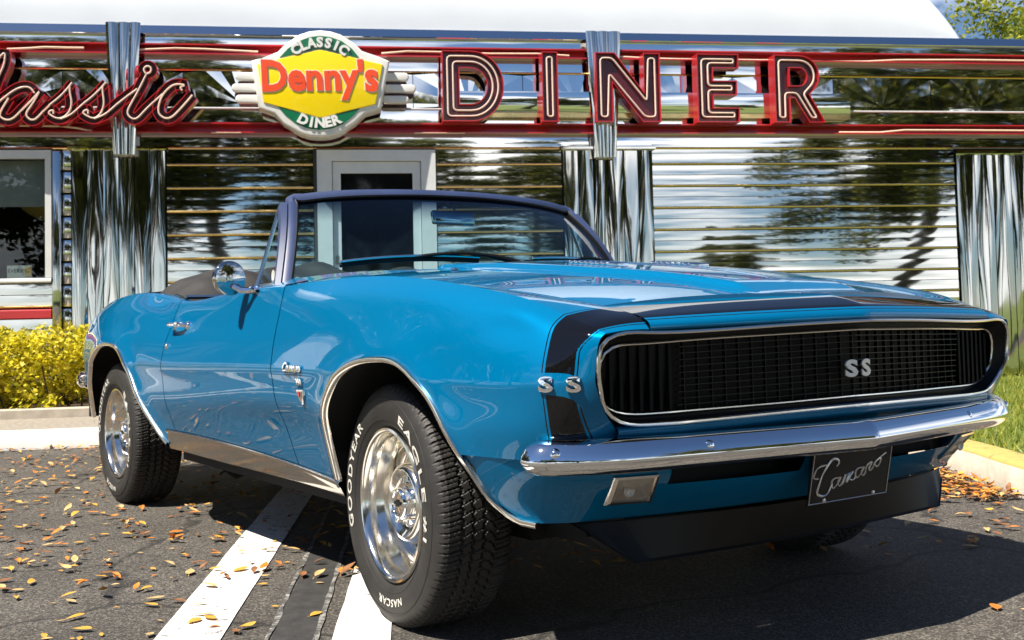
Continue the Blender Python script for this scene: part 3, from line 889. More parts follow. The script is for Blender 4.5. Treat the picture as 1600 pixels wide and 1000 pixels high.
# cowl sides
for s in (1, -1):
    G = []
    for x in np.linspace(-.60, -1.04, 10):
        d = .012 * max(0, (x + .70) / .1) if x > -.70 else 0
        G.append([(x, s * .58, .985 - d), (x, s * .69, .974 - d), (x, s * .76, .960 - d), (x, s * .82, .949 - d), (x, s * .848, .938 - d), (x, s * .852, .90)])
    grid_obj('cowl_side', G, M['paint'], CAR, sharp=60)
# pillar foot covers
for s in (1, -1):
    v = [(-.80, s * .80, .955), (-.80, s * .735, .968), (-.93, s * .715, .985), (-1.03, s * .80, .958), (-.98, s * .84, .948), (-.80, s * .83, .946), (-.98, s * .70, .95), (-.80, s * .70, .95)]
    f = [(0, 1, 2, 3), (0, 3, 4, 5), (1, 7, 6, 2), (2, 6, 4, 3)]
    me = mesh_data('pillar_foot', v, f, M['paint']); link('pillar_foot', me, CAR)
# wipers
def ws_pt(y, k, d=.012):
    i = np.interp(-y, -bcur[:, 1], np.arange(len(bcur))); b = np.array([np.interp(i, np.arange(len(bcur)), bcur[:, c]) for c in range(3)])
    t = np.array([np.interp(i, np.arange(len(tcur)), tcur[:, c]) for c in range(3)])
    p = b + (t - b) * k; bow = .022 * math.sin(math.pi * max(0, k)); return p + np.array([bow * .8 + d * .8, 0, bow * .55 + d * .55])
for (ya, yb, yp) in ((-.60, -.10, .08), (.14, .62, .62)):
    w = MB()
    bl = [ws_pt(y, .035 + .03 * math.sin(math.pi * (y - ya) / (yb - ya)), .016) for y in np.linspace(ya, yb, 12)]
    w.tube(bl, .010, 6, 1)
    w.tube([p + np.array([.010, 0, .012]) for p in bl], .0045, 6, 0)
    arm = [ws_pt(yp, -.04, .03), ws_pt(yp * .6 + (ya + yb) * .2, .05, .045), ws_pt((ya + yb) / 2 + .06, .075, .034), ws_pt((ya + yb) / 2, .07, .026)]
    w.tube(curve_pts(arm, 12), [.011] * 4 + [.007] * 8, 6, 1)
    w.build('wiper', [M['chrome_old'], M['black_trim']], CAR, True)
# inside mirror
mm = MB()
v, f = box_vf(-.012, .012, -.105, .105, -.028, .028); me = mesh_data('rear_view_mirror', v, f, M['chrome']); bevel_data(me, .011, 3)
rv = link('rear_view_mirror', me, CAR, (-1.00, -.035, 1.216)); rv.rotation_euler = (0, R(-10), R(8))
mobj('mirror_stalk', *tube_vf([(0, .01, .02), (-.01, .02, .05), (-.05, .03, .078)], .006, 6), M['chrome'], rv, True)
# vent windows
for s in (1, -1):
    A_, B_, C_ = np.array((-1.165, s * .772, .958)), np.array((-1.195, s * .668, 1.248)), np.array((-.955, s * .775, .965))
    D_ = np.array((-1.158, s * .652, 1.262))
    gl = mobj('vent_window', [A_, C_, D_, B_], [(0, 1, 2, 3)], M['side_glass'], CAR)
    mobj('vent_frame', *tube_vf([A_, B_, D_], [.008, .008, .006], 8), M['chrome_old'], gl, True)
    mobj('vent_frame', *tube_vf([A_, C_], .006, 8), M['chrome_old'], gl, True)
    v, f = lathe_vf([(.0001, .0008), (.022, .0008), (.024, 0)], 18)
    c = C_ * .72 + A_ * .28 + (B_ - A_) * .09
    mobj('sticker', [(a * .7 + c[0], c[1] + s * .004, e + c[2]) for a, b, e in v], f, M['white_rubber'], gl)
# round door mirror (passenger and driver)
for s in (-1, 1):
    prof = [(.0001, -.052), (.030, -.047), (.046, -.034), (.057, -.012), (.060, .004), (.058, .010), (.053, .012), (.0001, .012)]
    v, f = lathe_vf(prof, 32)
    q = Matrix.Rotation(R(90 - 6 * s), 3, 'Z')       # axis along x, dished back faces forward
    c = Vector((-1.00, s * .935, .983))
    mr = mobj('door_mirror', [tuple(q @ Vector((a, b, e)) + c) for a, b, e in v], f, M['mirror_chrome'], CAR, True, 50)
    mobj('mirror_arm', *tube_vf([(-.985, s * .925, .955), (-.965, s * .905, .940), (-.945, s * .885, .938), (-.915, s * .868, .944)], [.011, .012, .012, .015], 8), M['chrome'], mr, True)
    v, f = lathe_vf([(.0001, .014), (.014, .012), (.02, .004), (.021, -.006)], 14)
    mobj('mirror_foot', [(a * 1.7 - .93, s * .866 + e, -b * 1 + .945) for a, b, e in v], f, M['chrome'], mr, True)
# door handles and locks
for s in (1, -1):
    def hp(x, z, d): return (x, s * (side_y(x, z) + d), z)
    d = DOORS[s]
    P = [hp(-1.775, .822, .006), hp(-1.765, .828, .030), hp(-1.72, .830, .038), hp(-1.66, .829, .034), hp(-1.625, .826, .020), hp(-1.615, .824, .005)]
    h = mobj('door_handle', *tube_vf(curve_pts(P, 24), [.010] * 6 + [.008] * 12 + [.010] * 6, 8), M['chrome'], d, True)
    for x in (-1.775, -1.615):
        v, f = lathe_vf([(.0001, .010), (.012, .009), (.018, .003), (.019, -.004)], 12)
        c = hp(x, .822, 0)
        mobj('handle_base', [(c[0] + a, c[1] + (b if s < 0 else -b), c[2] + e) for a, b, e in v], f, M['chrome'], h, True)
    v, f = lathe_vf([(.0001, .006), (.010, .005), (.013, 0), (.0135, -.004)], 12)
    c = hp(-1.795, .742, .001)
    mobj('door_lock', [(c[0] + a, c[1] + (b if s < 0 else -b), c[2] + e) for a, b, e in v], f, M['chrome'], d, True)

# ---- rear end
G = []
for y in np.linspace(-1, 1, 31):
    col = []
    for x in np.linspace(-2.50, -3.72, 24):
        e = cspline(S_U, S_P[:, 10, :], [x])[0]; ye = e[1] - .03; zz = e[2] + .010
        col.append((x, y * ye, zz + .028 * (1 - abs(y) ** 2.5)))
    G.append(col)
G = np.array(G); b = G[:, -1:].copy(); b[..., 0] -= .02; b[..., 2] -= .03; b2 = b.copy(); b2[..., 2] = .70; b2[..., 0] -= .015; b3 = b2.copy(); b3[..., 2] = .45; b3[..., 0] += .05
grid_obj('trunk_lid', np.concatenate([G, b, b2, b3], 1), M['paint'], CAR, sharp=45)
for s in (1, -1):
    t = box('tail_lamp', -3.80, -3.745, min(s * .34, s * .62), max(s * .34, s * .62), .66, .78, M['red_lens'], CAR, .01)
RB = [(-3.86, 0), (-3.86, .30), (-3.845, .55), (-3.81, .68), (-3.74, .755), (-3.62, .800), (-3.50, .828)]
hb = curve_pts(RB, 40); G = []
for sgn, it in ((-1, range(39, -1, -1)), (1, range(1, 40))):
    for i in it:
        p = hb[i]; a = hb[max(0, i - 1)]; b = hb[min(39, i + 1)]; t = (b - a) / np.linalg.norm(b - a); n = np.array([-t[1], t[0]]); n = n if n[0] < 0 or n[1] > 0 else -n
        k = 1 if i < 34 else .3 + .7 * math.sqrt(1 - ((i - 33) / 6.2) ** 2)
        G.append([(p[0] + n[0] * (d + .0) * k, sgn * (p[1] + n[1] * d * k), .545 + z * k) for d, z in ((-.03, .045), (.0, .042), (.022, .02), (.028, 0), (.022, -.02), (0, -.042), (-.03, -.045))])
grid_obj('rear_bumper', G, M['chrome'], CAR, sharp=60)

# ---- floor pan, wheel houses, interior
box('floor_pan', -3.4, .30, -.60, .60, .24, .30, M['deep_black'], CAR)
box('engine_bay', -.62, .62, -.52, .52, .25, .70, M['deep_black'], CAR)
for s in (1, -1):
    box('sill_box', -1.95, -.34, min(s * .60, s * .79), max(s * .60, s * .79), .27, .36, M['deep_black'], CAR)
box('exhaust_pipe', -3.3, -.6, .30, .36, .17, .23, M['deep_black'], CAR, .02)
mobj('exhaust_hanger', *tube_vf([(-1.95, -.62, .24), (-1.98, -.55, .19), (-2.02, -.48, .20)], .03, 8), M['deep_black'], CAR, True)
def wheelhouse(xc, A, s):
    G = []
    for p in A:
        r = [(p[0], s * (ya_front(p[0], p[1]) + .004), p[1])]
        c = np.array([xc, .34]); d = p - c
        q = c + d * 1.06
        r += [(q[0], s * .86, q[1]), (q[0], s * .56, q[1])]
        G.append(r)
    o = grid_obj('wheel_house', G, M['deep_black'], CAR, sharp=60)
for s in (1, -1):
    wheelhouse(.03, FAc[4:132:3], s); wheelhouse(-2.62, RAc[4:-2:3], s)
    mobj('wheel_house_wall', *box_vf(-.50, .62, min(s * .53, s * .55), max(s * .53, s * .55), .25, .86), M['deep_black'], CAR)
    mobj('wheel_house_wall', *box_vf(-3.25, -1.88, min(s * .56, s * .58), max(s * .56, s * .58), .25, .90), M['deep_black'], CAR)
# interior tub
box('dashboard', -.98, -.74, -.70, .70, .80, .965, M['vinyl'], CAR, .03)
def bucket(name, y0, x0, w, h, zt):
    sb = box(name, x0 - .48, x0, y0 - w, y0 + w, .36, .54, M['vinyl'], CAR, .05)
    v, f = box_vf(-.07, .06, -w, w, 0, h); me = mesh_data('seat_back', v, f, M['vinyl']); bevel_data(me, .05, 3)
    b = link('seat_back', me, sb, (x0 - .46, y0, .50)); b.rotation_euler = (0, R(-16), 0)
bucket('front_seat', .38, -1.25, .25, .42, .9); bucket('front_seat', -.38, -1.25, .25, .42, .9); bucket('rear_seat', 0, -2.05, .55, .40, .9)
sw = empty('steering_assembly', (-1.10, .38, .93), 0, CAR)
bpy.data.objects.remove(sw)
v, f = tube_vf([(0, .19 * math.cos(a), .19 * math.sin(a)) for a in np.linspace(0, 2 * math.pi, 36, endpoint=False)], .011, 8, False, True)
stw = mobj('steering_wheel', v, f, M['vinyl'], CAR, True); stw.location = (-1.13, .38, .88); stw.rotation_euler = (0, R(25), 0)
for a in (R(200), R(340), R(90)): mobj('spoke', *tube_vf([(0.02, 0, 0), (0, .19 * math.cos(a), .19 * math.sin(a))], .009, 6), M['chrome_old'], stw, True)
# folded top under its boot
G = []
xs = np.linspace(0, 1, 34); ysn = np.linspace(-1, 1, 61)
for yv in ysn:
    col = []
    for t in xs:
        x = -2.06 - .62 * t
        hgt = math.sin(math.pi * min(1, t * 1.0)) ** .55
        z = .940 + (.132 + .028 * math.sin(yv * 9 + t * 5) * (1 - abs(yv))) * hgt * (1 - abs(yv) ** 7)
        z += .012 * math.sin(t * 17 + yv * 3) * hgt + .010 * math.sin(yv * 21 + t * 4) * hgt * (1 - abs(yv) ** 7)
        yy = yv * (.745 + .0 * t)
        col.append((x + .05 * (1 - yv * yv), yy, z))
    G.append(col)
G = np.array(G); f0 = G[:, :1].copy(); f0[..., 2] = .80; G = np.concatenate([f0, G], 1)
FT = grid_obj('folded_top', G, M['vinyl_grey'], CAR, sharp=80)
mobj('boot_edge', *tube_vf([(-2.03 + .05 * (1 - (k) ** 2), .745 * k, .944) for k in np.linspace(-1, 1, 30)], .010, 6), M['chrome_old'], FT, True)
for s in (1, -1):
    if 0: mobj('top_strut', *tube_vf(curve_pts([(-1.93, s * .70, .80), (-1.95, s * .71, .95), (-2.05, s * .72, .99), (-2.2, s * .72, .97)], 12), .016, 8), M['vinyl'], CAR, True)
    mobj('belt_moulding', *tube_vf([(x, s * (cspline(S_U, S_P[:, 10, :], [x])[0][1] - .035), cspline(S_U, S_P[:, 10, :], [x])[0][2] + .010) for x in np.linspace(-2.05, -1.86, 6)], .008, 6), M['chrome'], CAR, True)

# ---- wheels
TP = [(.203, .080), (.208, .094), (.216, .103), (.232, .112), (.250, .1165), (.268, .1175), (.285, .1145), (.300, .1095), (.311, .1040), (.318, .0990), (.3235, .0930), (.3265, .0860)]
TPd = curve_pts(TP, 26)
crown = [(.3275 + .0015 * (1 - (a / .084) ** 2), a) for a in np.linspace(.084, -.084, 45)]
inner = [(r, -a) for r, a in TPd[::-1]]
prof = np.array(list(map(tuple, TPd)) + crown + list(map(tuple, inner)))
NB = 78; NTH = NB * 11
th = np.arange(NTH) / NTH * 2 * math.pi
ph = (np.arange(NTH) % 11) / 11.0
V = np.zeros((NTH, len(prof), 3))
for j, (r, a) in enumerate(prof):
    depth = np.zeros(NTH)
    aa = abs(a)
    if r > .3105:
        zig = .0035 * np.sign(np.sin(th * NB)) * (np.abs(np.sin(th * NB)) ** .5)
        if r > .3255:
            for c in (-.046, -.0155, .0155, .046):
                depth = np.maximum(depth, np.where(np.abs(a - c - zig) < .0032, .0075, 0))
        # shoulder lugs
        shift = .35 * (aa - .046) / .05
        p2 = (np.arange(NTH) / 11.0 + shift * np.sign(a) + (0 if a > 0 else .5)) % 1.0
        if aa > .046:
            depth = np.maximum(depth, np.where(p2 < .17, .0048, 0))
            depth = np.maximum(depth, np.where((np.abs(p2 - .62) < .05) & (aa < .092), .003, 0))
        elif aa > .0155:
            p3 = (np.arange(NTH) / 11.0 + .5 * aa / .03) % 1.0; depth = np.maximum(depth, np.where(p3 < .13, .0045, 0))
        else:
            p3 = (np.arange(NTH) / 11.0 + .25 + a * 12) % 1.0; depth = np.maximum(depth, np.where(p3 < .11, .004, 0))
        if r < .3255:
            depth = depth * np.clip((r - .3105) / .008, 0, 1)
    rr = r - depth
    V[:, j, 0] = rr * np.cos(th); V[:, j, 1] = -a; V[:, j, 2] = rr * np.sin(th)
TYRE = mesh_data('tyre', V.reshape(-1, 3), grid_faces(NTH, len(prof), False, True), M['rubber'], True, 38)
# rim
RIMP = [(.150, -.085), (.196, -.085), (.205, -.095), (.196, -.07), (.180, -.04), (.172, .02), (.180, .05), (.190, .078), (.196, .0885), (.203, .092), (.2075, .096), (.2095, .1010), (.2080, .1060), (.2030, .1080), (.1975, .1060), (.1945, .1010), (.1905, .0900), (.1865, .0700), (.1825, .0450), (.1785, .0220), (.1735, .0040), (.1680, -.0045), (.1630, -.0055)]
rv_, rf_ = lathe_vf(list(map(tuple, curve_pts(RIMP, 70))), 96)
RIM = mesh_data('wheel', rv_, rf_, M['wheel_chrome'], True, 35)
# disc with five slots
DP = [(.168, -.005), (.160, -.005), (.152, -.004), (.144, -.002), (.136, .002), (.128, .008), (.121, .018), (.115, .032), (.109, .048), (.104, .060), (.098, .066), (.091, .0675), (.086, .064), (.078, .056), (.070, .050), (.058, .047), (.040, .047)]
DPd = np.array(DP); NA = 150
dv, df_, keep = [], [], []
dv, df_ = lathe_vf([tuple(p) for p in DPd], NA)
ff = []
for idx, q in enumerate(df_):
    i, j = divmod(idx, len(DP) - 1)
    a = (i + .5) / NA * 5 % 1.0
    rm = (DPd[j, 0] + DPd[j + 1, 0]) / 2
    if .122 < rm < .155 and .25 < a < .75: continue
    ff.append(q)
DISC = mesh_data('wheel_disc', dv, ff, M['wheel_chrome'], True, 40)
bv, bf = lathe_vf([(.168, -.035), (.001, -.04)], 32)
BACK = mesh_data('brake_drum', bv, bf, M['deep_black'])
CP = [(.046, .040), (.045, .070), (.043, .077), (.039, .081), (.034, .082), (.032, .079), (.0001, .080)]
cv, cf = lathe_vf(CP, 40); CAP = mesh_data('centre_cap', cv, cf, M['chrome'], True, 30)
# bow-tie shape on the cap
bt = [(-.024, -.003), (-.018, .007), (-.008, .007), (-.007, .011), (.010, .011), (.009, .007), (.024, .007), (.018, -.003), (.007, -.003), (.006, -.008), (-.010, -.008), (-.009, -.003)]
BOW = mesh_data('cap_emblem', [(a, -.0815, b) for a, b in bt], [tuple(range(12))], M['black_trim'])
nv_, nf_ = lathe_vf([(.0105, .04), (.0105, .062), (.008, .069), (.0001, .071)], 6); NUT = mesh_data('lug_nut', nv_, nf_, M['chrome'], True, 30)
def side_a(r): return float(np.interp(r, TPd[:, 0], TPd[:, 1]))
LETM = []
for word, phi0, span, hgt in (('GOODYEAR', 164, 74, .027), ('EAGLE', 38, 58, .025), ('#1', -6, 14, .024), ('NASCAR', 276, 34, .020)):
    v, f = text_vf(word, .05, bold=.0006, extrude=.001, spacing=1.15)
    wd = v[:, 0].max() - v[:, 0].min(); ht = v[:, 1].max() - v[:, 1].min(); r0 = .2585
    out = []
    for x, y, z in v:
        phi = R(phi0) - x / wd * R(span); r = r0 + y / ht * hgt
        out.append((r * math.cos(phi), -(side_a(r) + .0012 + (z > 0) * .0008), r * math.sin(phi)))
    LETM.append(mesh_data('raised_lettering', out, f, M['white_rubber']))
for k in range(0):
    ring_ = []
    p0 = R(300) + k * .035
    LET.add([((.2585 + b) * math.cos(p0 + a), -(side_a(.2585 + b) + .0012), (.2585 + b) * math.sin(p0 + a)) for a, b in ((0, -.013), (.02, -.013), (.02, .013), (0, .013))], [(0, 1, 2, 3)])
def ring_mesh(r, w, nm):
    v, f = lathe_vf([(r - w, side_a(r - w) + .0008), (r, side_a(r) + .0022), (r + w, side_a(r + w) + .0008)], 120); return mesh_data(nm, v, f, M['rubber'], True)
SR = ring_mesh(.2325, .002, 'sidewall_rib'); SR2 = ring_mesh(.288, .0018, 'sidewall_rib')
for (x, y, steer, spin) in ((0, -.752, R(-4.6), 0), (0, .752, R(-4.6), 40), (-2.746, -.742, 0, 18), (-2.746, .742, 0, 70)):
    w = link('wheel', RIM, CAR, (x, y, .3255))
    w.rotation_euler = (Matrix.Rotation(steer + (math.pi if y > 0 else 0), 3, 'Z') @ Matrix.Rotation(R(spin), 3, 'Y')).to_euler()
    for nm, me in (('tyre', TYRE), ('wheel_disc', DISC), ('brake_drum', BACK), ('centre_cap', CAP), ('cap_emblem', BOW), ('raised_lettering', LETM[0]), ('raised_lettering', LETM[1]), ('raised_lettering', LETM[2]), ('raised_lettering', LETM[3]), ('sidewall_rib', SR), ('sidewall_rib', SR2)):
        link(nm, me, w)
    for k in range(5):
        a = k * 2 * math.pi / 5 + .3; link('lug_nut', NUT, w, (.062 * math.cos(a), 0, .062 * math.sin(a)))

# ================================================================== THE DINER  (local x along the facade, local y into the building)
def metal_mat(name, col, rough, wav=0.25, scale=(0.9, 0.9, 1.6), fine=0.0):
    k = NT(name); b = k.b
    b.inputs['Base Color'].default_value = (*col, 1); b.inputs['Metallic'].default_value = 1.0; b.inputs['Roughness'].default_value = rough
    tc = k.n('ShaderNodeTexCoord'); oi = k.n('ShaderNodeObjectInfo')
    mp = k.n('ShaderNodeMapping'); mp.inputs['Scale'].default_value = scale
    cx = k.n('ShaderNodeCombineXYZ'); mu = k.n('ShaderNodeMath', operation='MULTIPLY'); mu.inputs[1].default_value = 37.0
    k.l(oi.outputs['Random'], mu.inputs[0])
    for i in range(3): k.l(mu.outputs[0], cx.inputs[i])
    k.l(cx.outputs[0], mp.inputs['Location']); k.l(tc.outputs['Object'], mp.inputs['Vector'])
    nz = k.noise(mp.outputs['Vector'], 1.0, 2, 0.45)
    nrm = k.bump(nz, wav, 0.05)
    if fine:
        nrm = k.bump(k.noise(mp.outputs['Vector'], 14, 2), fine, 0.006, nrm)
    k.l(nrm, b.inputs['Normal'])
    nz2 = k.noise(mp.outputs['Vector'], 5, 5)
    k.l(k.ramp(nz2, [(0.35, (rough,) * 3), (0.75, (rough * 2.2,) * 3)]), b.inputs['Roughness'])
    return k.m
M['steel'] = metal_mat('polished_steel', (0.66, 0.65, 0.61), 0.020, 0.03, (1.1, 1.1, 1.6))
M['steel_flute'] = metal_mat('fluted_steel', (0.56, 0.56, 0.53), 0.025, 0.06, (2.2, 2.2, 0.5))
M['steel_band'] = metal_mat('pressed_steel', (0.74, 0.75, 0.76), 0.022, 0.07, (1.2, 1.2, 1.2))
M['gold'] = metal_mat('gold_trim', (0.86, 0.62, 0.26), 0.16, 0.05)
M['alu'] = pmat('door_aluminium', (0.70, 0.71, 0.71), 0.4, 0.12, var=0.06)
M['roof_white'] = pmat('roof_white', (0.66, 0.70, 0.76), 0.45, var=0.04, vscale=1.5)
M['sign_red'] = pmat('sign_red', (0.46, 0.014, 0.02), 0.28, 0, 0.6, var=0.12, vscale=3)
M['sign_maroon'] = pmat('sign_maroon', (0.085, 0.004, 0.008), 0.35, 0, 0.4)
M['neon'] = pmat('neon_glass', (0.80, 0.60, 0.50), 0.12, 0, 1.0)
M['neon_bar'] = pmat('neon_glass_bar', (0.88, 0.68, 0.50), 0.15, 0, 1.0)
M['sign_white'] = pmat('sign_white', (0.76, 0.75, 0.72), 0.3, 0, 0.3, var=0.05)
M['sign_yellow'] = pmat('sign_yellow', (0.92, 0.68, 0.0), 0.3, 0, 0.4)
M['sign_green'] = pmat('sign_green', (0.0, 0.14, 0.055), 0.3, 0, 0.4)
M['letter_red'] = pmat('letter_red', (0.82, 0.07, 0.006), 0.3, 0, 0.4)
M['wall_dark'] = pmat('wall_backing', (0.05, 0.05, 0.05), 0.7)
M['dark_glass'] = pmat('dark_glass', (0.006, 0.007, 0.008), 0.04, 0, 0.0, spec=0.5)
M['blind'] = pmat('window_blind', (0.5, 0.49, 0.46), 0.8, var=0.1)
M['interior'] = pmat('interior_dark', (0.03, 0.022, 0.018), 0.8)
M['lamp_shade'] = pmat('lamp_shade', (0.65, 0.42, 0.12), 0.5)
M['card'] = pmat('card_paper', (0.6, 0.6, 0.55), 0.6)
M['glass_win'] = glass_mat('window_glass', (0.75, 0.80, 0.80))

BO = (-5.676, 3.565, 0.0); BRZ = R(64.2)
BL = empty('diner_building', BO, BRZ)
tag(BL, 'polished steel diner with fluted pilasters, red neon channels and a white vaulted roof', 'building')
def bb(name, e0, e1, n0, n1, z0, z1, mat, parent=BL, bev=0): return box(name, e0, e1, -n1, -n0, z0, z1, mat, parent, bev)   # n = distance in front of the facade
def extr(name, prof, e0, e1, mats, parent=BL, mi=None, smooth=True, sharp=25, seg=1, caps=True):
    """prof: list of (n, z) swept along the facade"""
    G = [[(e, -n, z) for n, z in prof] for e in np.linspace(e0, e1, seg + 1)]
    G = np.array(G); v = list(G.reshape(-1, 3)); f = grid_faces(seg + 1, len(prof), True)
    mm = (list(mi) * seg) if mi is not None else None
    return mobj(name, v, f, mats, parent, smooth, sharp, mm)
# structure behind the cladding
for (a, b, z0, z1) in ((-9, -6.62, 0, 3.40), (-4.12, 9, 0, 3.40), (-6.62, -4.12, 0, 1.22), (-6.62, -4.12, 2.30, 3.40)):
    bb('wall', a, b, -.35, -.06, z0, z1, M['wall_dark'])
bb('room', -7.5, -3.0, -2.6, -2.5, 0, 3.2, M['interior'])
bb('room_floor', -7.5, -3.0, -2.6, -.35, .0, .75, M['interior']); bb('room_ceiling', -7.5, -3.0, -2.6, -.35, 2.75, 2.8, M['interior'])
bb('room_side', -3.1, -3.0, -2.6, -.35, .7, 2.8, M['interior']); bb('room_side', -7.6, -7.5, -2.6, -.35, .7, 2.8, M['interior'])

# siding boards: each a convex pair of strips over a small gold ledge
def board_prof(z0, h):
    P = [(-.004, z0), (.018, z0 + .001), (.023, z0 + .006), (.023, z0 + .014), (.018, z0 + .019), (.004, z0 + .021)]
    m = [1] * 5
    for half_ in range(2):
        a = z0 + .021 + (h - .021) * half_ / 2; b = z0 + .021 + (h - .021) * (half_ + 1) / 2 - .0055
        for k in range(7):
            t = k / 6; P.append((.004 + .00025 * math.sin(math.pi * t) + (.0 if half_ else .001), a + (b - a) * t)); m.append(0)
        P.append((-.004, b + .001)); m.append(2); P.append((-.004, b + .0035)); m.append(2)
    return P, m[:len(P) - 1]
H = .204
def siding(e0, e1, ztop, zbot):
    z = ztop
    while z - H > zbot - .02:
        p, m = board_prof(z - H, H); extr('siding_board', p, e0, e1, [M['steel'], M['gold'], M['wall_dark']], mi=m, sharp=50, seg=3); z -= H
ZT = 2.404 - 0.0
siding(-3.14, -1.895, 2.404 - .0, .16); siding(-.803, .34, 2.404, .16); siding(1.20, 4.21, 2.404, .16); siding(5.75, 8.8, 2.404, .16)
# below the left window
siding(-9, -4.09, 1.20, 1.0)
extr('base_stripe', [(-.01, .90), (.03, .902), (.035, .91), (.035, .972), (.03, .982), (-.01, .984)], -9, -4.09, M['sign_red'])
extr('window_sill', [(-.02, 1.205), (.05, 1.205), (.055, 1.215), (.055, 1.232), (.05, 1.245), (-.02, 1.25)], -9, -4.085, M['alu'])
extr('base_panel', [(.0, .16), (.008, .5), (.0, .898)], -9, -4.09, M['steel'])
# pilasters
def pilaster(e0, e1, n, z0, z1, amp=.006):
    w = (e1 - e0) / n
    for k in range(n):
        a = e0 + k * w; G = []
        for t in np.linspace(0, 1, 9):
            x = a + .004 + (w - .008) * t
            col = []
            for zz in np.linspace(z0, z1, 12):
                tt = (zz - z0) / (z1 - z0)
                d = .03 + amp * math.sin(math.pi * t) ** .8 + .006 * math.sin(tt * 5 + k * 1.7) * math.sin(math.pi * t)
                col.append((x, -d, zz))
            G.append(col)
        grid_obj('flute', G, M['steel_flute'], BL, flip=True, sharp=70)
    extr('pilaster_cap', [(-.01, z1), (.075, z1), (.085, z1 + .006), (.085, z1 + .026), (.075, z1 + .032), (-.01, z1 + .034)], e0 - .02, e1 + .02, M['steel'])
pilaster(-3.925, -3.15, 6, .16, 2.335); pilaster(.35, 1.195, 6, .16, 2.335); pilaster(4.22, 5.74, 8, .16, 2.29, .010)
bb('corner_post', -4.082, -4.008, -.02, .045, .16, 2.335, M['steel_flute'], bev=.012)
for k in range(11): bb('ladder_trim', -4.003, -3.932, -.03, -.004, .22 + k * .195, .22 + k * .195 + .178, M['steel'], bev=.004)
# sign band
extr('band_strip', [(.0, 2.366), (.001, 2.42), (.0, 2.474)], -9, 9, M['steel_band'], seg=12)
extr('gold_moulding', [(-.004, 2.345), (.022, 2.347), (.026, 2.355), (.022, 2.364), (-.004, 2.366)], -9, 9, M['gold'])
def channel(z0, z1, spans):
    for a, b in spans:
        extr('sign_channel', [(-.01, z0), (.115, z0), (.115, z0 + .012), (.045, z0 + .014), (.035, z1 - .014), (.115, z1 - .012), (.115, z1), (-.01, z1)], a, b, [M['sign_red'], M['sign_maroon']], mi=[0, 0, 0, 0, 0, 0, 0], sharp=30)
channel(3.160, 3.252, ((-9, -3.60), (-3.35, .58), (.89, 9)))
channel(2.475, 2.566, ((-9, -3.57), (-3.38, .65), (.82, 9)))
def neon_run(pts, name='neon_tube', r=.0105): return mobj(name, *tube_vf([(e, -n, z) for e, n, z in pts], r, 8), M['neon_bar'], BL, True)
neon_run([(-4.42, .10, 3.185), (-4.25, .10, 3.195), (-4.12, .10, 3.207), (-3.95, .10, 3.205), (-3.80, .10, 3.205)])
neon_run([(-4.42, .105, 3.166), (-3.80, .105, 3.168)], r=.007)
neon_run([(-3.43, .10, 3.19), (-3.2, .10, 3.203), (-3.05, .10, 3.212), (-2.8, .10, 3.208), (-2.35, .10, 3.19)])
neon_run([(-1.28, .10, 3.19), (-1.05, .10, 3.212), (-.80, .10, 3.21), (-.3, .10, 3.20), (.12, .10, 3.205), (.42, .10, 3.19)])
neon_run([(.82, .10, 3.19), (1.2, .10, 3.175), (1.62, .10, 3.17), (2.3, .10, 3.172), (2.9, .10, 3.165), (3.3, .10, 3.172), (3.62, .10, 3.19), (4.3, .10, 3.20), (5.2, .10, 3.2), (8.9, .10, 3.2)])
neon_run([(-4.9, .10, 2.525), (-4.3, .10, 2.535), (-3.98, .10, 2.532), (-3.86, .10, 2.515), (-3.74, .10, 2.488)])
neon_run([(3.0, .10, 2.492), (3.42, .10, 2.492), (3.66, .10, 2.515), (4.2, .10, 2.515), (5.2, .10, 2.512), (8.9, .10, 2.512)])
neon_run([(-2.75, .108, 2.478), (-2.5, .108, 2.478)], r=.008); neon_run([(-1.0, .108, 2.478), (-.55, .108, 2.478)], r=.008)
# pressed fan panels between the channels
def fan_panel(e0, e1, z0, z1):
    c = ((e0 + e1) / 2, z0 + .10 * (z1 - z0)); n = 12; v = [(c[0], -.006, c[1])]; f = []
    rim = []
    for k in range(n + 1):
        a = math.pi * k / n; dx, dz = -math.cos(a), math.sin(a) * .9 + .02
        t = min(((e1 - e0) / 2) / max(1e-6, abs(dx)), (z1 - c[1]) / max(1e-6, dz)); rim.append((c[0] + dx * t, -(.004 + (.0022 if k % 2 else 0)), c[1] + dz * t))
    v += rim
    for k in range(n): f.append((0, k + 1, k + 2))
    b0 = len(v); v += [(e0, -.004, z0), (e1, -.004, z0)]; f += [(b0, b0 + 1, 0), (b0, 0, 1), (b0 + 1, n + 1, 0)]
    return mobj('fan_panel', v, f, M['steel_band'], BL)
e = -9.0
while e < 8.9:
    fan_panel(e + .003, e + .997, 2.72, 3.035); e += 1.0
extr('band_strip', [(.0, 2.566), (.001, 2.63), (.0, 2.70)], -9, 9, M['steel_band'], seg=12)
extr('band_strip', [(.0, 3.055), (.001, 3.11), (.0, 3.16)], -9, 9, M['steel_band'], seg=12)
extr('gold_moulding', [(-.004, 3.036), (.014, 3.037), (.018, 3.045), (.014, 3.053), (-.004, 3.054)], -9, 9, M['gold'])
extr('steel_moulding', [(-.004, 2.701), (.012, 2.702), (.014, 2.710), (.012, 2.718), (-.004, 2.719)], -9, 9, M['alu'])
extr('band_strip', [(.0, 3.253), (.001, 3.30), (.0, 3.343)], -9, 9, M['steel_band'], seg=12)
extr('roof_cove', [(.0, 3.344), (.052, 3.346), (.055, 3.352), (.034, 3.392), (.014, 3.432), (-.10, 3.440)], -9, 9, M['steel_band'], seg=12, sharp=30)
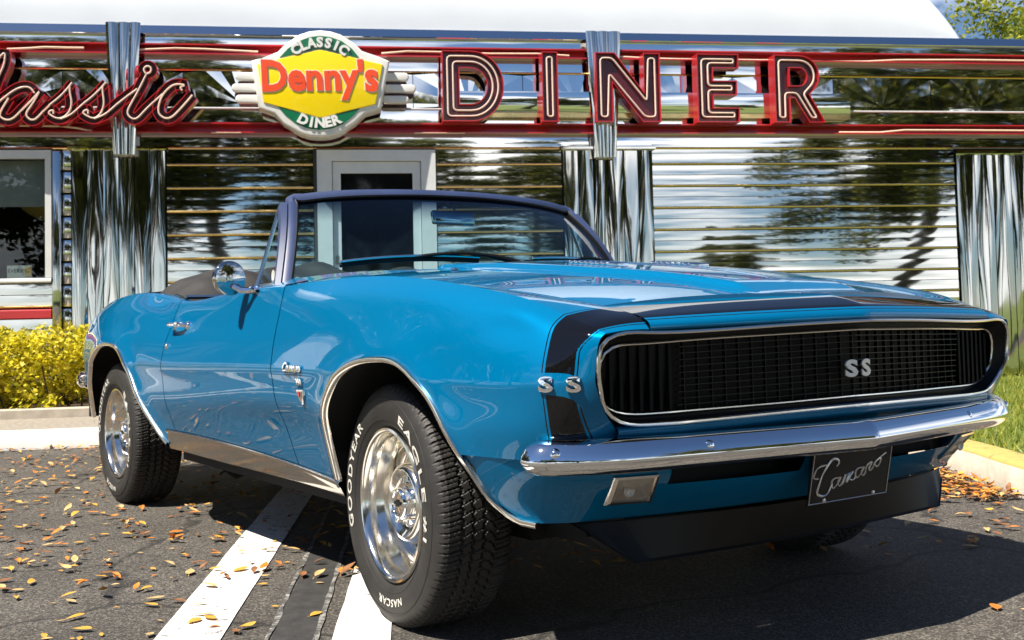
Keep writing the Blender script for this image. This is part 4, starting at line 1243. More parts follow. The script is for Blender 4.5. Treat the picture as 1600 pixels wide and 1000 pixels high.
for ec, w0, w1, zb, zt in ((-3.475, .145, .088, 2.285, 3.425), (.735, .162, .095, 2.255, 3.415)):
    for k in range(3):
        a0, a1 = -w0 + k * w0 * 2 / 3, -w0 + (k + 1) * w0 * 2 / 3; b0, b1 = -w1 + k * w1 * 2 / 3, -w1 + (k + 1) * w1 * 2 / 3
        G = []
        for t in np.linspace(0, 1, 7):
            G.append([(ec + (b0 + (b1 - b0) * t) * (1 - q) + (a0 + (a1 - a0) * t) * q, -(.125 + .02 * math.sin(math.pi * t) + .02 * math.sin(math.pi * q)), zb + (zt - zb) * q) for q in np.linspace(0, 1, 12)])
        grid_obj('strap', G, M['steel_flute'], BL, flip=True)
    bb('strap_core', ec - w1, ec + w1, .0, .12, zb + .005, zt - .01, M['alu'])
bb('raceway', -.76, 3.12, .02, .10, 2.625, 2.665, M['gold'])
extr('raceway_face', [(.03, 2.665), (.105, 2.667), (.108, 2.675), (.100, 2.86), (.02, 2.865)], -.76, 3.12, M['steel_band'], seg=5)
# roof vault
G = []; R_E, E1 = 1.6, 4.42
for e in np.concatenate([np.linspace(-11, E1 - R_E, 14), E1 - R_E + R_E * np.sin(np.linspace(.08, math.pi / 2, 22))]):
    k = 1.0 if e <= E1 - R_E else max(0, 1 - ((e - (E1 - R_E)) / R_E) ** 2.4) ** (1 / 2.2)
    col = []
    for a in np.linspace(0, math.pi, 40):
        ca, sa = math.cos(a), math.sin(a)
        n = -2.7 + 2.58 * math.copysign(abs(ca) ** .55, ca)
        col.append((e, -n, 3.425 + 1.55 * k * abs(sa) ** .9))
    G.append(col)
ROOF = grid_obj('roof', G, M['roof_white'], BL, sharp=60)
for es in ():
    pr = []
    for a in np.linspace(0.0, math.pi / 2, 24):
        ca, sa = math.cos(a), math.sin(a); pr.append((es, -(-2.7 + 2.584 * abs(ca) ** .55), 3.429 + 1.55 * abs(sa) ** .9))
    mobj('roof_seam', *tube_vf(pr, .0025, 5), M['roof_white'], ROOF, True)
extr('roof_ledge', [(-.09, 3.438), (-6, 3.44)], -9, 9, M['roof_white'])
bb('rear_wall', -9, 9, -5.6, -5.4, 0, 3.43, M['wall_dark']); bb('end_wall', 8.8, 9, -5.4, -.36, 0, 3.43, M['steel']); bb('end_wall', -9, -8.8, -5.4, -.36, 0, 3.43, M['steel'])
# door
bb('door_panel_side', -1.89, -1.862, -.05, .03, .16, 2.345, M['wall_dark'])
mb = MB()
mb.box(-1.86, -1.73, -.06, .05, .16, 2.335); mb.box(-.945, -.815, -.06, .05, .16, 2.335); mb.box(-1.73, -.945, -.06, .05, 2.236, 2.335)
me = mesh_data('door_frame', mb.v, mb.f, M['alu']); link('door_frame', me, BL)
mb = MB(); mb.box(-1.725, -1.655, -.03, .02, .17, 2.232); mb.box(-1.02, -.95, -.03, .02, .17, 2.232); mb.box(-1.655, -1.02, -.03, .02, 2.13, 2.232); mb.box(-1.655, -1.02, -.03, .02, .17, .42)
DR = mb.build('glass_door', M['alu'], BL)
mobj('door_pane', *box_vf(-1.655, -1.02, -.002, .006, .42, 2.13), M['dark_glass'], DR)
mobj('push_handle', *tube_vf([(-1.69, -.02, 1.25), (-1.69, -.07, 1.25), (-1.69, -.07, .95), (-1.69, -.02, .95)], .014, 8), M['alu'], DR, True)
mobj('lock_plate', *box_vf(-1.71, -1.67, -.03, -.02, 1.32, 1.40), M['card'], DR)
# window
mobj('window_pane', *box_vf(-6.6, -4.13, -.012, -.006, 1.25, 2.27), M['glass_win'], BL)
mb = MB(); mb.box(-6.62, -4.084, -.05, .0, 2.262, 2.335); mb.box(-4.135, -4.084, -.045, .0, 1.25, 2.262); mb.box(-6.62, -6.57, -.045, .0, 1.25, 2.262)
mb.build('window_frame', M['alu'], BL)
bb('window_blind', -6.55, -4.14, -.09, -.08, 1.865, 2.262, M['blind'])
LP = empty('pendant_lamp', (0, 0, 0)); bpy.data.objects.remove(LP)
Rm = Matrix.Rotation(BRZ, 4, 'Z'); TW = Matrix.Translation(BO) @ Rm
def world(e, n, z): return TW @ Vector((e, -n, z))
v, f = lathe_vf([(.24, -.0), (.22, .03), (.12, .10), (.03, .14), (.0001, .145)], 24)
lamp = mobj('pendant_lamp', [(a, c, b) for a, b, c in v], f, M['lamp_shade'], None, True)
lamp.location = world(-4.30, -.75, 1.93); tag(lamp, 'amber pendant lamp hanging inside the diner window', 'lamp')
mobj('lamp_cord', *tube_vf([(0, 0, 0), (0, 0, .82)], .008, 6), M['wall_dark'], lamp)
crd = empty('table_card', world(-4.38, -.14, 1.25), BRZ); tag(crd, 'small printed table card standing on the diner window sill', 'card')
mobj('card', *box_vf(-.11, .09, -.005, .005, 0, .115), M['card'], crd)
mobj('print', *(lambda vf: ([(a - .04, -.0065, b + .07) for a, b, c in vf[0]], vf[1]))(text_vf('EVERY', .045)), M['wall_dark'], crd)
mobj('picture', *box_vf(.035, .085, -.0075, -.005, .02, .10), M['lamp_shade'], crd)

# ---- round house sign
SG = empty('house_sign', world(-1.81, .17, 2.40), BRZ)
tag(SG, 'round green and yellow diner sign with red lettering in a white frame', 'sign')
OFS = np.array([-1.81, .17, 2.40])
def sl(e, n, z): return (e - OFS[0], -(n - OFS[1]), z - OFS[2])
def prism(name, pts, n0, n1, mat, parent, bev=0.0, fn=sl):
    k = len(pts); v = [fn(e, n1, z) for e, z in pts] + [fn(e, n0, z) for e, z in pts]
    f = [tuple(range(k)), tuple(range(2 * k - 1, k - 1, -1))] + [(i, i + k, (i + 1) % k + k, (i + 1) % k) for i in range(k)]
    me = mesh_data(name, v, f, mat)
    bm = bmesh.new(); bm.from_mesh(me); bmesh.ops.recalc_face_normals(bm, faces=bm.faces[:])
    if bev:
        bm.faces.ensure_lookup_table(); bmesh.ops.bevel(bm, geom=[e for e in bm.faces[0].edges], offset=bev, segments=4, affect='EDGES', profile=.5)
    bm.to_mesh(me); bm.free()
    if bev: me.polygons.foreach_set('use_smooth', [True] * len(me.polygons)); me.set_sharp_from_angle(angle=R(40))
    return link(name, me, parent)
OUTL = [(-2.396,3.07),(-2.3,3.093),(-2.17,3.15),(-2.105,3.218),(-1.985,3.303),(-1.90,3.332),(-1.81,3.343),(-1.72,3.334),(-1.636,3.309),(-1.517,3.232),(-1.452,3.166),(-1.32,3.122),(-1.216,3.079),(-1.258,2.859),(-1.295,2.656),(-1.428,2.617),(-1.517,2.532),(-1.661,2.437),(-1.74,2.415),(-1.824,2.407),(-1.91,2.414),(-1.986,2.437),(-2.135,2.525),(-2.209,2.613),(-2.337,2.662),(-2.367,2.871)]
prism('sign_case', OUTL, .10, .30, M['sign_white'], SG, .022)
YL = [(-2.343,3.037),(-1.813,3.166),(-1.277,3.044),(-1.344,2.695),(-1.822,2.576),(-2.294,2.706)]
prism('yellow_panel', YL, .28, .312, M['sign_yellow'], SG, .006)
prism('green_panel', [(-2.155,3.095),(-2.084,3.174),(-1.986,3.242),(-1.898,3.277),(-1.811,3.289),(-1.724,3.28),(-1.626,3.245),(-1.539,3.179),(-1.475,3.098),(-1.813,3.178)][::-1], .28, .306, M['sign_green'], SG)
prism('green_panel', [(-2.176,2.674),(-2.113,2.597),(-2.017,2.52),(-1.92,2.481),(-1.823,2.47),(-1.725,2.482),(-1.627,2.521),(-1.538,2.594),(-1.476,2.667),(-1.822,2.564)], .28, .306, M['sign_green'], SG)
def sign_word(name, word, mat, bold, nf, grow=1.0, ext=.006):
    v, f = text_vf(word, .30, bold=bold, extrude=ext, spacing=1.02)
    w = .98
    vm, _ = text_vf(word, .30, bold=.0075, spacing=1.02); sx = w / (vm[:, 0].max() - vm[:, 0].min())
    out = []
    for a, b, c in v:
        e = -1.812 + a * sx; t = (e + 1.812) / .49
        z = 2.888 + (b + .012) * 1.08 * (1 + .14 * abs(t)) + .004 * t
        out.append(sl(e + (z - 2.88) * -.04, nf + c, z))
    return mobj(name, out, f, mat, SG)
sign_word('word_outline', "Denny's", M['sign_white'], .017, .3135, ext=.0012)
sign_word('word', "Denny's", M['letter_red'], .0110, .3175, ext=.0025)
def arc_word(name, word, ec, zc, rad, a0, step, size, flip):
    mb = MB()
    for k, ch in enumerate(word):
        a = a0 + step * (k - (len(word) - 1) / 2)
        v, f = text_vf(ch, size, bold=.0055, extrude=.006)
        ca, sa = math.cos(a), math.sin(a)
        # letter centre on the arc; a measured from straight up (or straight down) towards the right
        out = []
        for x, y, c in v:
            rr = rad + (y if not flip else -y)
            th_ = a + x / rad
            out.append(sl(ec + rr * math.sin(th_), .312 + c, zc + (rr * math.cos(th_) if not flip else -rr * math.cos(th_))))
        mb.add(out, f)
    return mb.build(name, M['sign_white'], SG)
arc_word('upper_word', 'CLASSIC', -1.813, 2.88, .352, 0, .205, .115, False)
arc_word('lower_word', 'DINER', -1.822, 2.88, .350, 0, .205, .115, True)
for e0, e1, z0, z1 in ((-2.54, -2.34, 2.92, 2.99), (-2.57, -2.33, 2.82, 2.89), (-2.54, -2.32, 2.722, 2.793), (-1.25, -1.045, 2.925, 3.0), (-1.26, -.985, 2.822, 2.895), (-1.27, -1.048, 2.726, 2.795)):
    r = (z1 - z0) / 2; pts = []
    left = e0 < -1.8
    if left: pts = [(e1, z1)] + [(e0 + r - r * math.sin(a), (z0 + z1) / 2 + r * math.cos(a)) for a in np.linspace(0, math.pi, 9)] + [(e1, z0)]
    else: pts = [(e0, z0)] + [(e1 - r + r * math.sin(a), (z0 + z1) / 2 - r * math.cos(a)) for a in np.linspace(0, math.pi, 9)] + [(e0, z1)]
    prism('fin', pts[::-1], .14, .20, M['sign_white'], SG, .012)

# ---- block letters with neon
def offset_loop(pts, d):
    P = np.array(pts); n = len(P); out = []
    for i in range(n):
        a, b, c = P[i - 1], P[i], P[(i + 1) % n]
        t1 = (b - a) / np.linalg.norm(b - a); t2 = (c - b) / np.linalg.norm(c - b)
        n1 = np.array([-t1[1], t1[0]]); n2 = np.array([-t2[1], t2[0]])
        m = n1 + n2; m = m / max(.35, (np.linalg.norm(m) ** 2) / 2) / 1.0
        out.append(b + m * d)
    return np.array(out)
def round_loop(P, r=.02, seg=3):
    P = np.array(P); n = len(P); out = []
    for i in range(n):
        a, b, c = P[i - 1], P[i], P[(i + 1) % n]
        l1, l2 = np.linalg.norm(a - b), np.linalg.norm(c - b); q = min(r, l1 * .4, l2 * .4)
        p0, p2 = b + (a - b) / l1 * q, b + (c - b) / l2 * q
        for t in np.linspace(0, 1, seg + 1): out.append((1 - t) ** 2 * p0 + 2 * t * (1 - t) * b + t * t * p2)
    return np.array(out)
def fill2d(loops):
    cu = bpy.data.curves.new('f', 'CURVE'); cu.dimensions = '2D'; cu.fill_mode = 'FRONT'
    for L in loops:
        s_ = cu.splines.new('POLY'); s_.points.add(len(L) - 1)
        for p, q in zip(s_.points, L): p.co = (q[0], q[1], 0, 1)
        s_.use_cyclic_u = True
    ob = bpy.data.objects.new('f', cu); COL.objects.link(ob)
    me = bpy.data.meshes.new_from_object(ob.evaluated_get(bpy.context.evaluated_depsgraph_get()))
    v = [p.co[:] for p in me.vertices]; f = [tuple(p.vertices) for p in me.polygons]
    bpy.data.objects.remove(ob); bpy.data.curves.remove(cu); bpy.data.meshes.remove(me); return v, f
SW = .155; LH = .632; Z0 = 2.560
def arc(cx, cz, rx, rz, a0, a1, n=12): return [(cx + rx * math.cos(a), cz + rz * math.sin(a)) for a in np.linspace(a0, a1, n)]
hp_ = math.pi / 2
LETTERS = {
 'D': (-.757, [[(0, 0)] + arc(.26, LH / 2, .29, LH / 2, -hp_, hp_, 18) + [(0, LH)], [(SW, SW)] + [(SW, LH - SW)] + arc(.25, LH / 2, .15, LH / 2 - SW, hp_, -hp_, 14)]),
 'I': (.138, [[(0, 0), (.145, 0), (.145, LH), (0, LH)]]),
 'N': (.630, [[(0, 0), (SW, 0), (SW, .36), (.43, 0), (.60, 0), (.60, LH), (.445, LH), (.445, .27), (.18, LH), (0, LH)]]),
 'E': (1.577, [[(0, 0), (.40, 0), (.40, .135), (SW, .135), (SW, .25), (.38, .25), (.38, .385), (SW, .385), (SW, .50), (.40, .50), (.40, LH), (0, LH)]]),
 'R': (2.320, [[(0, 0), (.15, 0), (.15, .23), (.19, .23), (.33, 0), (.49, 0), (.34, .262)] + arc(.25, .44, .19, .19, -.9, hp_, 10) + [(0, LH)], [(.15, .345), (.15, .51)] + arc(.25, .4275, .065, .0825, hp_, -hp_, 8)]),
}
ORD = {'D': 'large red channel letter D, first of the block letters', 'I': 'narrow red channel letter I between the D and the N', 'N': 'red channel letter N over the chrome strap', 'E': 'red channel letter E between the N and the R', 'R': 'red channel letter R, last of the block letters'}
NF = .25
for ch, (e0, loops) in LETTERS.items():
    Lt = empty('sign_letter', world(e0, .10, Z0), BRZ); tag(Lt, ORD[ch], 'sign letter', 'block neon letters')
    mb = MB()
    fv, ff2 = fill2d(loops); mb.add([(a, -(NF - .045 - .10), b) for a, b, c in fv], ff2, 1)
    for L in loops:
        k = len(L)
        mb.add([(a, 0.0, b) for a, b in L] + [(a, -(NF - .10), b) for a, b in L], [(i, (i + 1) % k, k + (i + 1) % k, k + i) for i in range(k)], 0)
        Li = offset_loop(L, .008)
        mb.add([(a, -(NF - .10), b) for a, b in L] + [(a, -(NF - .10), b) for a, b in Li] + [(a, -(NF - .046 - .10), b) for a, b in Li], [(r_ * k + i, r_ * k + (i + 1) % k, (r_ + 1) * k + (i + 1) % k, (r_ + 1) * k + i) for r_ in range(2) for i in range(k)], 0)
    mb.build('letter_tray', [M['sign_red'], M['sign_maroon']], Lt)
    paths = [offset_loop(loops[0], .048)]
    if ch == 'D': paths.append(offset_loop(loops[0], .098))
    for P in paths:
        P = round_loop(P, .035, 3)
        mobj('neon_tube', *tube_vf([(a, -(NF - .10 - .012), b) for a, b in P], .0085, 7, False, True), M['neon'], Lt, True)
# ---- neon script
STROKES = {
 'C': [(-4.78,2.93),(-4.80,3.08),(-4.95,3.15),(-5.14,3.06),(-5.26,2.85),(-5.22,2.66),(-5.06,2.57),(-4.88,2.60),(-4.70,2.72)],
 'l': [(-4.681,2.56),(-4.57,2.647),(-4.49,2.819),(-4.439,2.96),(-4.404,3.074),(-4.409,3.122),(-4.444,3.089),(-4.51,2.927),(-4.58,2.732)],
 'a': [(-4.49,2.668),(-4.45,2.712),(-4.389,2.766),(-4.268,2.837),(-4.212,2.834),(-4.171,2.789)],
 'a2': [(-4.374,2.745),(-4.425,2.653),(-4.44,2.593),(-4.39,2.561),(-4.288,2.626),(-4.197,2.724),(-4.131,2.8)],
 'a3': [(-4.131,2.8),(-4.207,2.665),(-4.233,2.6),(-4.197,2.562),(-4.116,2.616),(-4.044,2.693)],
 's': [(-4.044,2.693),(-3.952,2.775),(-3.869,2.879)],
 's1': [(-3.887,2.85),(-3.887,2.804),(-3.875,2.726),(-3.893,2.634),(-3.963,2.576),(-4.029,2.593),(-4.053,2.628),(-4.024,2.641),(-4.019,2.611)],
 's1b': [(-3.963,2.569),(-3.881,2.607),(-3.819,2.661),(-3.778,2.7)],
 's2': [(-3.778,2.7),(-3.684,2.782),(-3.596,2.881)],
 's2a': [(-3.622,2.85),(-3.622,2.806),(-3.614,2.728),(-3.628,2.641),(-3.691,2.577),(-3.747,2.594),(-3.778,2.629),(-3.747,2.645),(-3.74,2.613)],
 's2b': [(-3.691,2.571),(-3.592,2.619),(-3.53,2.674),(-3.451,2.742),(-3.341,2.828)],
 'i': [(-3.267,2.95),(-3.336,2.806),(-3.4,2.685),(-3.418,2.609),(-3.374,2.57),(-3.301,2.62),(-3.216,2.708),(-3.132,2.786)],
 'ib': [(-3.267,2.955),(-3.230,2.975),(-3.232,3.010),(-3.262,3.020),(-3.285,2.995),(-3.272,2.96)],
 'c': [(-2.973,2.815),(-2.984,2.845),(-2.955,2.858),(-3.0,2.868),(-3.06,2.852),(-3.121,2.792),(-3.164,2.692),(-3.156,2.604),(-3.102,2.575),(-3.017,2.627),(-2.889,2.777)]}
SN = empty('script_sign', world(-3.8, .10, 2.52), BRZ); tag(SN, 'red neon script lettering at the left end of the sign band', 'sign')
for q, (k, pts) in enumerate(STROKES.items()):
    P = curve_pts(pts, max(14, len(pts) * 7)); w = .050; off = q * .0022
    G = []
    for i in range(len(P)):
        a, b = P[max(0, i - 1)], P[min(len(P) - 1, i + 1)]; t = (b - a) / (np.linalg.norm(b - a) + 1e-9); n2 = np.array([-t[1], t[0]])
        ww = w * (1.0 if len(pts) > 3 else .75)
        G.append([(P[i][0] + n2[0] * u + 3.8, -(d + off), P[i][1] + n2[1] * u - 2.52) for u, d in ((-ww, .0), (-ww, .12), (-ww + .006, .12), (-ww + .006, .085), (ww - .006, .085), (ww - .006, .12), (ww, .12), (ww, .0))])
    G = np.array(G); nf = (len(P) - 1)
    grid_obj('script_channel', G, [M['sign_red'], M['sign_maroon']], SN, sharp=30, mi=[0, 0, 1, 1, 1, 0, 0] * nf)
    mobj('neon_tube', *tube_vf([(p[0] + 3.8, -(.118 + off), p[1] - 2.52) for p in P], .0085, 7), M['neon'], SN, True)

# ================================================================== GROUND
def asphalt_mat():
    k = NT('asphalt'); b = k.b; co = k.coord()
    v1 = k.n('ShaderNodeTexVoronoi'); v1.inputs['Scale'].default_value = 190; k.l(co, v1.inputs['Vector'])
    spk = k.ramp(v1.outputs['Color'], [(0.15, (0.026, 0.0235, 0.0205)), (0.55, (0.064, 0.057, 0.049)), (0.93, (0.20, 0.18, 0.15))])
    big = k.ramp(k.noise(co, 1.3, 6, .6), [(0.3, (0.62,) * 3), (0.7, (1.25,) * 3)])
    col = k.mix(1.0, spk, big, 'MULTIPLY')
    st_ = k.ramp(k.noise(k.coord(scale=(1, 1, 1)), .55, 5, .65), [(0.55, (1,) * 3), (0.72, (0.6,) * 3)])
    col = k.mix(1.0, col, st_, 'MULTIPLY')
    wob = k.n('ShaderNodeTexNoise'); wob.inputs['Scale'].default_value = 2.2; wob.inputs['Detail'].default_value = 4; k.l(co, wob.inputs['Vector'])
    vm = k.n('ShaderNodeVectorMath', operation='MULTIPLY_ADD'); vm.inputs[1].default_value = (.5, .5, .5); k.l(wob.outputs['Color'], vm.inputs[0]); k.l(co, vm.inputs[2])
    ck = k.n('ShaderNodeTexVoronoi'); ck.feature = 'DISTANCE_TO_EDGE'; ck.inputs['Scale'].default_value = .42; k.l(vm.outputs[0], ck.inputs['Vector'])
    col = k.mix(1.0, col, k.ramp(ck.outputs['Distance'], [(0.0, (.25,) * 3), (.0035, (.45,) * 3), (.006, (1,) * 3)]), 'MULTIPLY')
    oil = k.ramp(k.noise(co, .9, 3, .5), [(.60, (1,) * 3), (.70, (.55,) * 3)])
    col = k.mix(1.0, col, oil, 'MULTIPLY')
    k.l(col, b.inputs['Base Color']); b.inputs['Roughness'].default_value = 0.8
    k.l(k.bump(v1.outputs['Distance'], 0.55, 0.004, k.bump(k.noise(co, 60, 4), .25, .006)), b.inputs['Normal'])
    return k.m
def worn_paint(name, col, wear=0.42, alpha_scale=22):
    k = NT(name); b = k.b; co = k.coord()
    nz = k.noise(co, alpha_scale, 8, .7); nz2 = k.noise(co, 130, 3)
    m = k.n('ShaderNodeMath', operation='ADD'); k.l(nz, m.inputs[0]); mm = k.n('ShaderNodeMath', operation='MULTIPLY'); mm.inputs[1].default_value = .35; k.l(nz2, mm.inputs[0]); k.l(mm.outputs[0], m.inputs[1])
    k.l(k.ramp(m.outputs[0], [(wear, (0.07, 0.068, 0.065)), (wear + .12, col)]), b.inputs['Base Color'])
    b.inputs['Roughness'].default_value = .7; k.l(k.bump(nz2, .3, .003), b.inputs['Normal']); return k.m
def grass_mat(name, a, b_):
    k = NT(name); k.l(k.ramp(k.noise(k.coord(), 3, 6), [(0.3, a), (0.7, b_)]), k.b.inputs['Base Color']); k.b.inputs['Roughness'].default_value = .9
    k.l(k.bump(k.noise(k.coord(), 40, 4), .6, .03), k.b.inputs['Normal']); return k.m
def leaf_mat(name, stops, trans=.35, rough=.5):
    k = NT(name); g = k.n('ShaderNodeNewGeometry'); col = k.ramp(g.outputs['Random Per Island'], stops)
    k.l(col, k.b.inputs['Base Color']); k.b.inputs['Roughness'].default_value = rough
    tl = k.n('ShaderNodeBsdfTranslucent'); k.l(col, tl.inputs['Color']); mx = k.n('ShaderNodeMixShader'); mx.inputs[0].default_value = trans
    k.l(k.b.outputs[0], mx.inputs[1]); k.l(tl.outputs[0], mx.inputs[2]); k.l(mx.outputs[0], k.out.inputs['Surface']); return k.m
M['asphalt'] = asphalt_mat()
M['line_white'] = worn_paint('line_paint', (0.72, 0.70, 0.66), .50)
M['line_old'] = worn_paint('old_line_traces', (0.30, 0.29, 0.27), .66, 30)
M['tar'] = pmat('tar_patch', (0.030, 0.029, 0.028), .75, var=.4, vscale=20, bump=.4, bscale=160)
M['kerb_white'] = pmat('kerb_white_paint', (0.78, 0.77, 0.74), .7, var=.10, vscale=9, bump=.3)
M['kerb_yellow'] = worn_paint('kerb_yellow_paint', (0.46, 0.34, 0.10), .50, 14)
M['kerb_tan'] = pmat('kerb_faded_paint', (0.56, 0.51, 0.43), .8, var=.18, vscale=11, bump=.4)
M['concrete'] = pmat('rough_concrete', (0.27, 0.24, 0.20), .85, var=.3, vscale=30, bump=.6, bscale=180)
M['concrete_light'] = pmat('planter_concrete', (0.42, 0.37, 0.30), .85, var=.15, vscale=12, bump=.3)
M['soil'] = pmat('soil', (0.05, 0.028, 0.014), .95, var=.4, vscale=30, bump=.8)
M['grass'] = grass_mat('lawn', (0.07, 0.11, 0.014), (0.17, 0.20, 0.035))
M['grass_blade'] = leaf_mat('grass_blades', [(0, (0.10, 0.17, 0.012)), (.6, (0.26, 0.31, 0.03)), (1, (0.48, 0.42, 0.07))], .4)
M['leaf_tree'] = leaf_mat('oak_leaves', [(0, (0.02, 0.034, 0.006)), (.5, (0.075, 0.095, 0.014)), (1, (0.22, 0.21, 0.03))], .35)
M['leaf_bright'] = leaf_mat('bright_leaves', [(0, (0.08, 0.13, 0.012)), (.55, (0.24, 0.28, 0.02)), (1, (0.42, 0.40, 0.04))], .5)
M['leaf_hedge'] = leaf_mat('hedge_leaves', [(0, (0.16, 0.19, 0.012)), (.3, (0.62, 0.55, 0.02)), (.75, (0.88, 0.76, 0.04)), (1, (0.90, 0.82, 0.16))], .5)
M['bark'] = pmat('bark', (0.085, 0.068, 0.052), .9, var=.4, vscale=6, bump=.9, bscale=30)
M['dry1'] = pmat('dry_leaf_yellow', (0.58, 0.30, 0.04), .6, var=.3, vscale=40)
M['dry2'] = pmat('dry_leaf_orange', (0.50, 0.17, 0.02), .6, var=.35, vscale=40)
M['dry3'] = pmat('dry_leaf_tan', (0.52, 0.34, 0.14), .65, var=.3, vscale=40)
M['dry4'] = pmat('dry_leaf_brown', (0.20, 0.085, 0.03), .7, var=.4, vscale=40)

def sheet(name, pts, z, mat, kind='structure', parent=None):
    v = [world(e, n, z) for e, n in pts]; o = mobj(name, v, [tuple(range(len(pts)))], mat, parent)
    if kind and not parent: o['kind'] = kind
    return o
g = mobj('ground', [(-300, -300, -.02), (300, -300, -.02), (300, 300, -.02), (-300, 300, -.02)], [(0, 1, 2, 3)], M['grass']); g['kind'] = 'structure'
LOT = sheet('parking_lot', [(-18, 1.9), (18, 1.9), (18, 15.5), (-18, 15.5)], 0, M['asphalt'])
def stripe(name, a, b, w, z, mat, nseg=14, jag=.0):
    a, b = np.array(a), np.array(b); t = (b - a) / np.linalg.norm(b - a); n = np.array([-t[1], t[0]])
    L, Rr = [], []
    for k in range(nseg + 1):
        p = a + (b - a) * k / nseg
        L.append(p + n * (w / 2 + rng.normal(0, jag))); Rr.append(p - n * (w / 2 + rng.normal(0, jag)))
    v = [world(p[0], p[1], z) for p in L] + [world(p[0], p[1], z) for p in Rr]; m = nseg + 1
    o = mobj(name, v, [(i, i + 1, m + i + 1, m + i) for i in range(nseg)], mat, LOT); return o
stripe('painted_line', (-1.72, 2.2), (-2.085, 7.6), .175, .004, M['line_white'], 40, .0012)
stripe('painted_line', (-1.22, 2.2), (-1.64, 7.7), .15, .004, M['line_white'], 40, .0012)
stripe('painted_line', (-4.9, 2.2), (-5.1, 7.6), .15, .004, M['line_white'], 20, .0012)
stripe('painted_line', (-4.5, 2.2), (-4.7, 7.6), .15, .004, M['line_white'], 20, .0012)
stripe('seal_patch', (-1.50, 2.6), (-1.815, 7.8), .115, .0035, M['tar'], 40, .0018)
stripe('old_line_trace', (-1.555, 2.6), (-1.885, 7.8), .014, .0045, M['line_old'], 60, .002)
stripe('old_line_trace', (-1.44, 2.6), (-1.755, 7.8), .014, .0045, M['line_old'], 60, .002)
# kerb and walk in front of the diner
def kerb_prof(name, path, prof, mats, mi, closed=False, kind='structure', parent=None):
    P = np.array(path, float); G = []
    for i in range(len(P)):
        a, b = P[max(0, i - 1)], P[min(len(P) - 1, i + 1)]; t = (b - a) / np.linalg.norm(b - a); n = np.array([t[1], -t[0]])
        G.append([tuple(world(P[i][0] + n[0] * d, P[i][1] + n[1] * d, z)) for d, z in prof])
    o = grid_obj(name, G, mats, parent, sharp=40, mi=list(mi) * (len(P) - 1)); 
    if kind: o['kind'] = kind
    return o
KP = [(0, -.01), (0, .115), (-.008, .128), (-.02, .133), (-.17, .135)]
kerb_prof('kerb', [(1.45, 1.95), (-2, 1.95), (-6, 1.95), (-18, 1.95)], KP, [M['kerb_white'], M['concrete']], [0, 0, 0, 1])
sheet('walkway', [(-18, .95), (1.6, .95), (1.6, 1.80), (-18, 1.80)], .134, M['concrete'])
kerb_prof('planter_edge', [(-2.15, .96), (-6, .96), (-18, .96)], [(0, .13), (0, .200), (-.01, .208), (-.10, .208), (-.10, .15)], [M['concrete_light']], [0] * 4)
sheet('planting_bed', [(-18, -.05), (-2.15, -.05), (-2.15, .87), (-18, .87)], .17, M['soil'])
sheet('door_step', [(-2.15, -.05), (1.6, -.05), (1.6, .95), (-2.15, .95)], .150, M['concrete'])
# grass island beside the parking bay
isl = [(1.45, 1.0), (1.44, 2.6), (1.40, 4.2), (1.30, 5.2), (1.20, 5.85), (1.25, 6.25), (1.50, 6.55), (1.95, 6.70), (4.0, 6.8), (9, 6.9), (18, 6.9)]
ISL = curve_pts(isl, 70)
KPI = [(0, -.01), (0, .125), (.010, .140), (.03, .146), (.15, .146), (.16, .12)]
def kerb_isl():
    G = []
    for i in range(len(ISL)):
        a, b = ISL[max(0, i - 1)], ISL[min(len(ISL) - 1, i + 1)]; t = (b - a) / np.linalg.norm(b - a); n = np.array([t[1], -t[0]])
        if i < 45 and n[0] < 0 and ISL[i][1] < 5: n = -n
        c = np.array([4.0, 3.0]); 
        if (c - ISL[i]) @ n < 0: n = -n
        G.append([tuple(world(ISL[i][0] + n[0] * d, ISL[i][1] + n[1] * d, z)) for d, z in KPI])
    o = grid_obj('island_kerb', G, [M['kerb_tan'], M['kerb_yellow']], None, sharp=40, mi=[0, 1, 1, 1, 1] * (len(ISL) - 1)); o['kind'] = 'structure'
kerb_isl()
lawn_pts = [(p[0] + .14, p[1] - (.14 if p[1] > 6.3 else 0)) for p in ISL]
sheet('lawn', lawn_pts + [(18, -.05), (1.62, -.05)], .135, M['grass'])
# grass blades where the island is in view
mb = MB(); nb = 26000
for _ in range(nb):
    e_ = 1.5 + 4.2 * rng.random() ** 1.2; n_ = rng.random() * 6.4
    p = world(e_, n_, .134); h_ = .03 + .045 * rng.random(); a = rng.random() * 6.28; w_ = .0035
    dx, dy = math.cos(a), math.sin(a); ln = .025 * rng.normal(), .025 * rng.normal()
    k = len(mb.v); mb.v += [(p.x - dx * w_, p.y - dy * w_, p.z), (p.x + dx * w_, p.y + dy * w_, p.z), (p.x + ln[0], p.y + ln[1], p.z + h_)]; mb.f.append((k, k + 1, k + 2)); mb.mi.append(0)
gb = mb.build('grass', M['grass_blade']); gb['kind'] = 'stuff'; gb['label'] = 'sunlit green lawn grass on the island behind the bumper'; gb['category'] = 'grass'

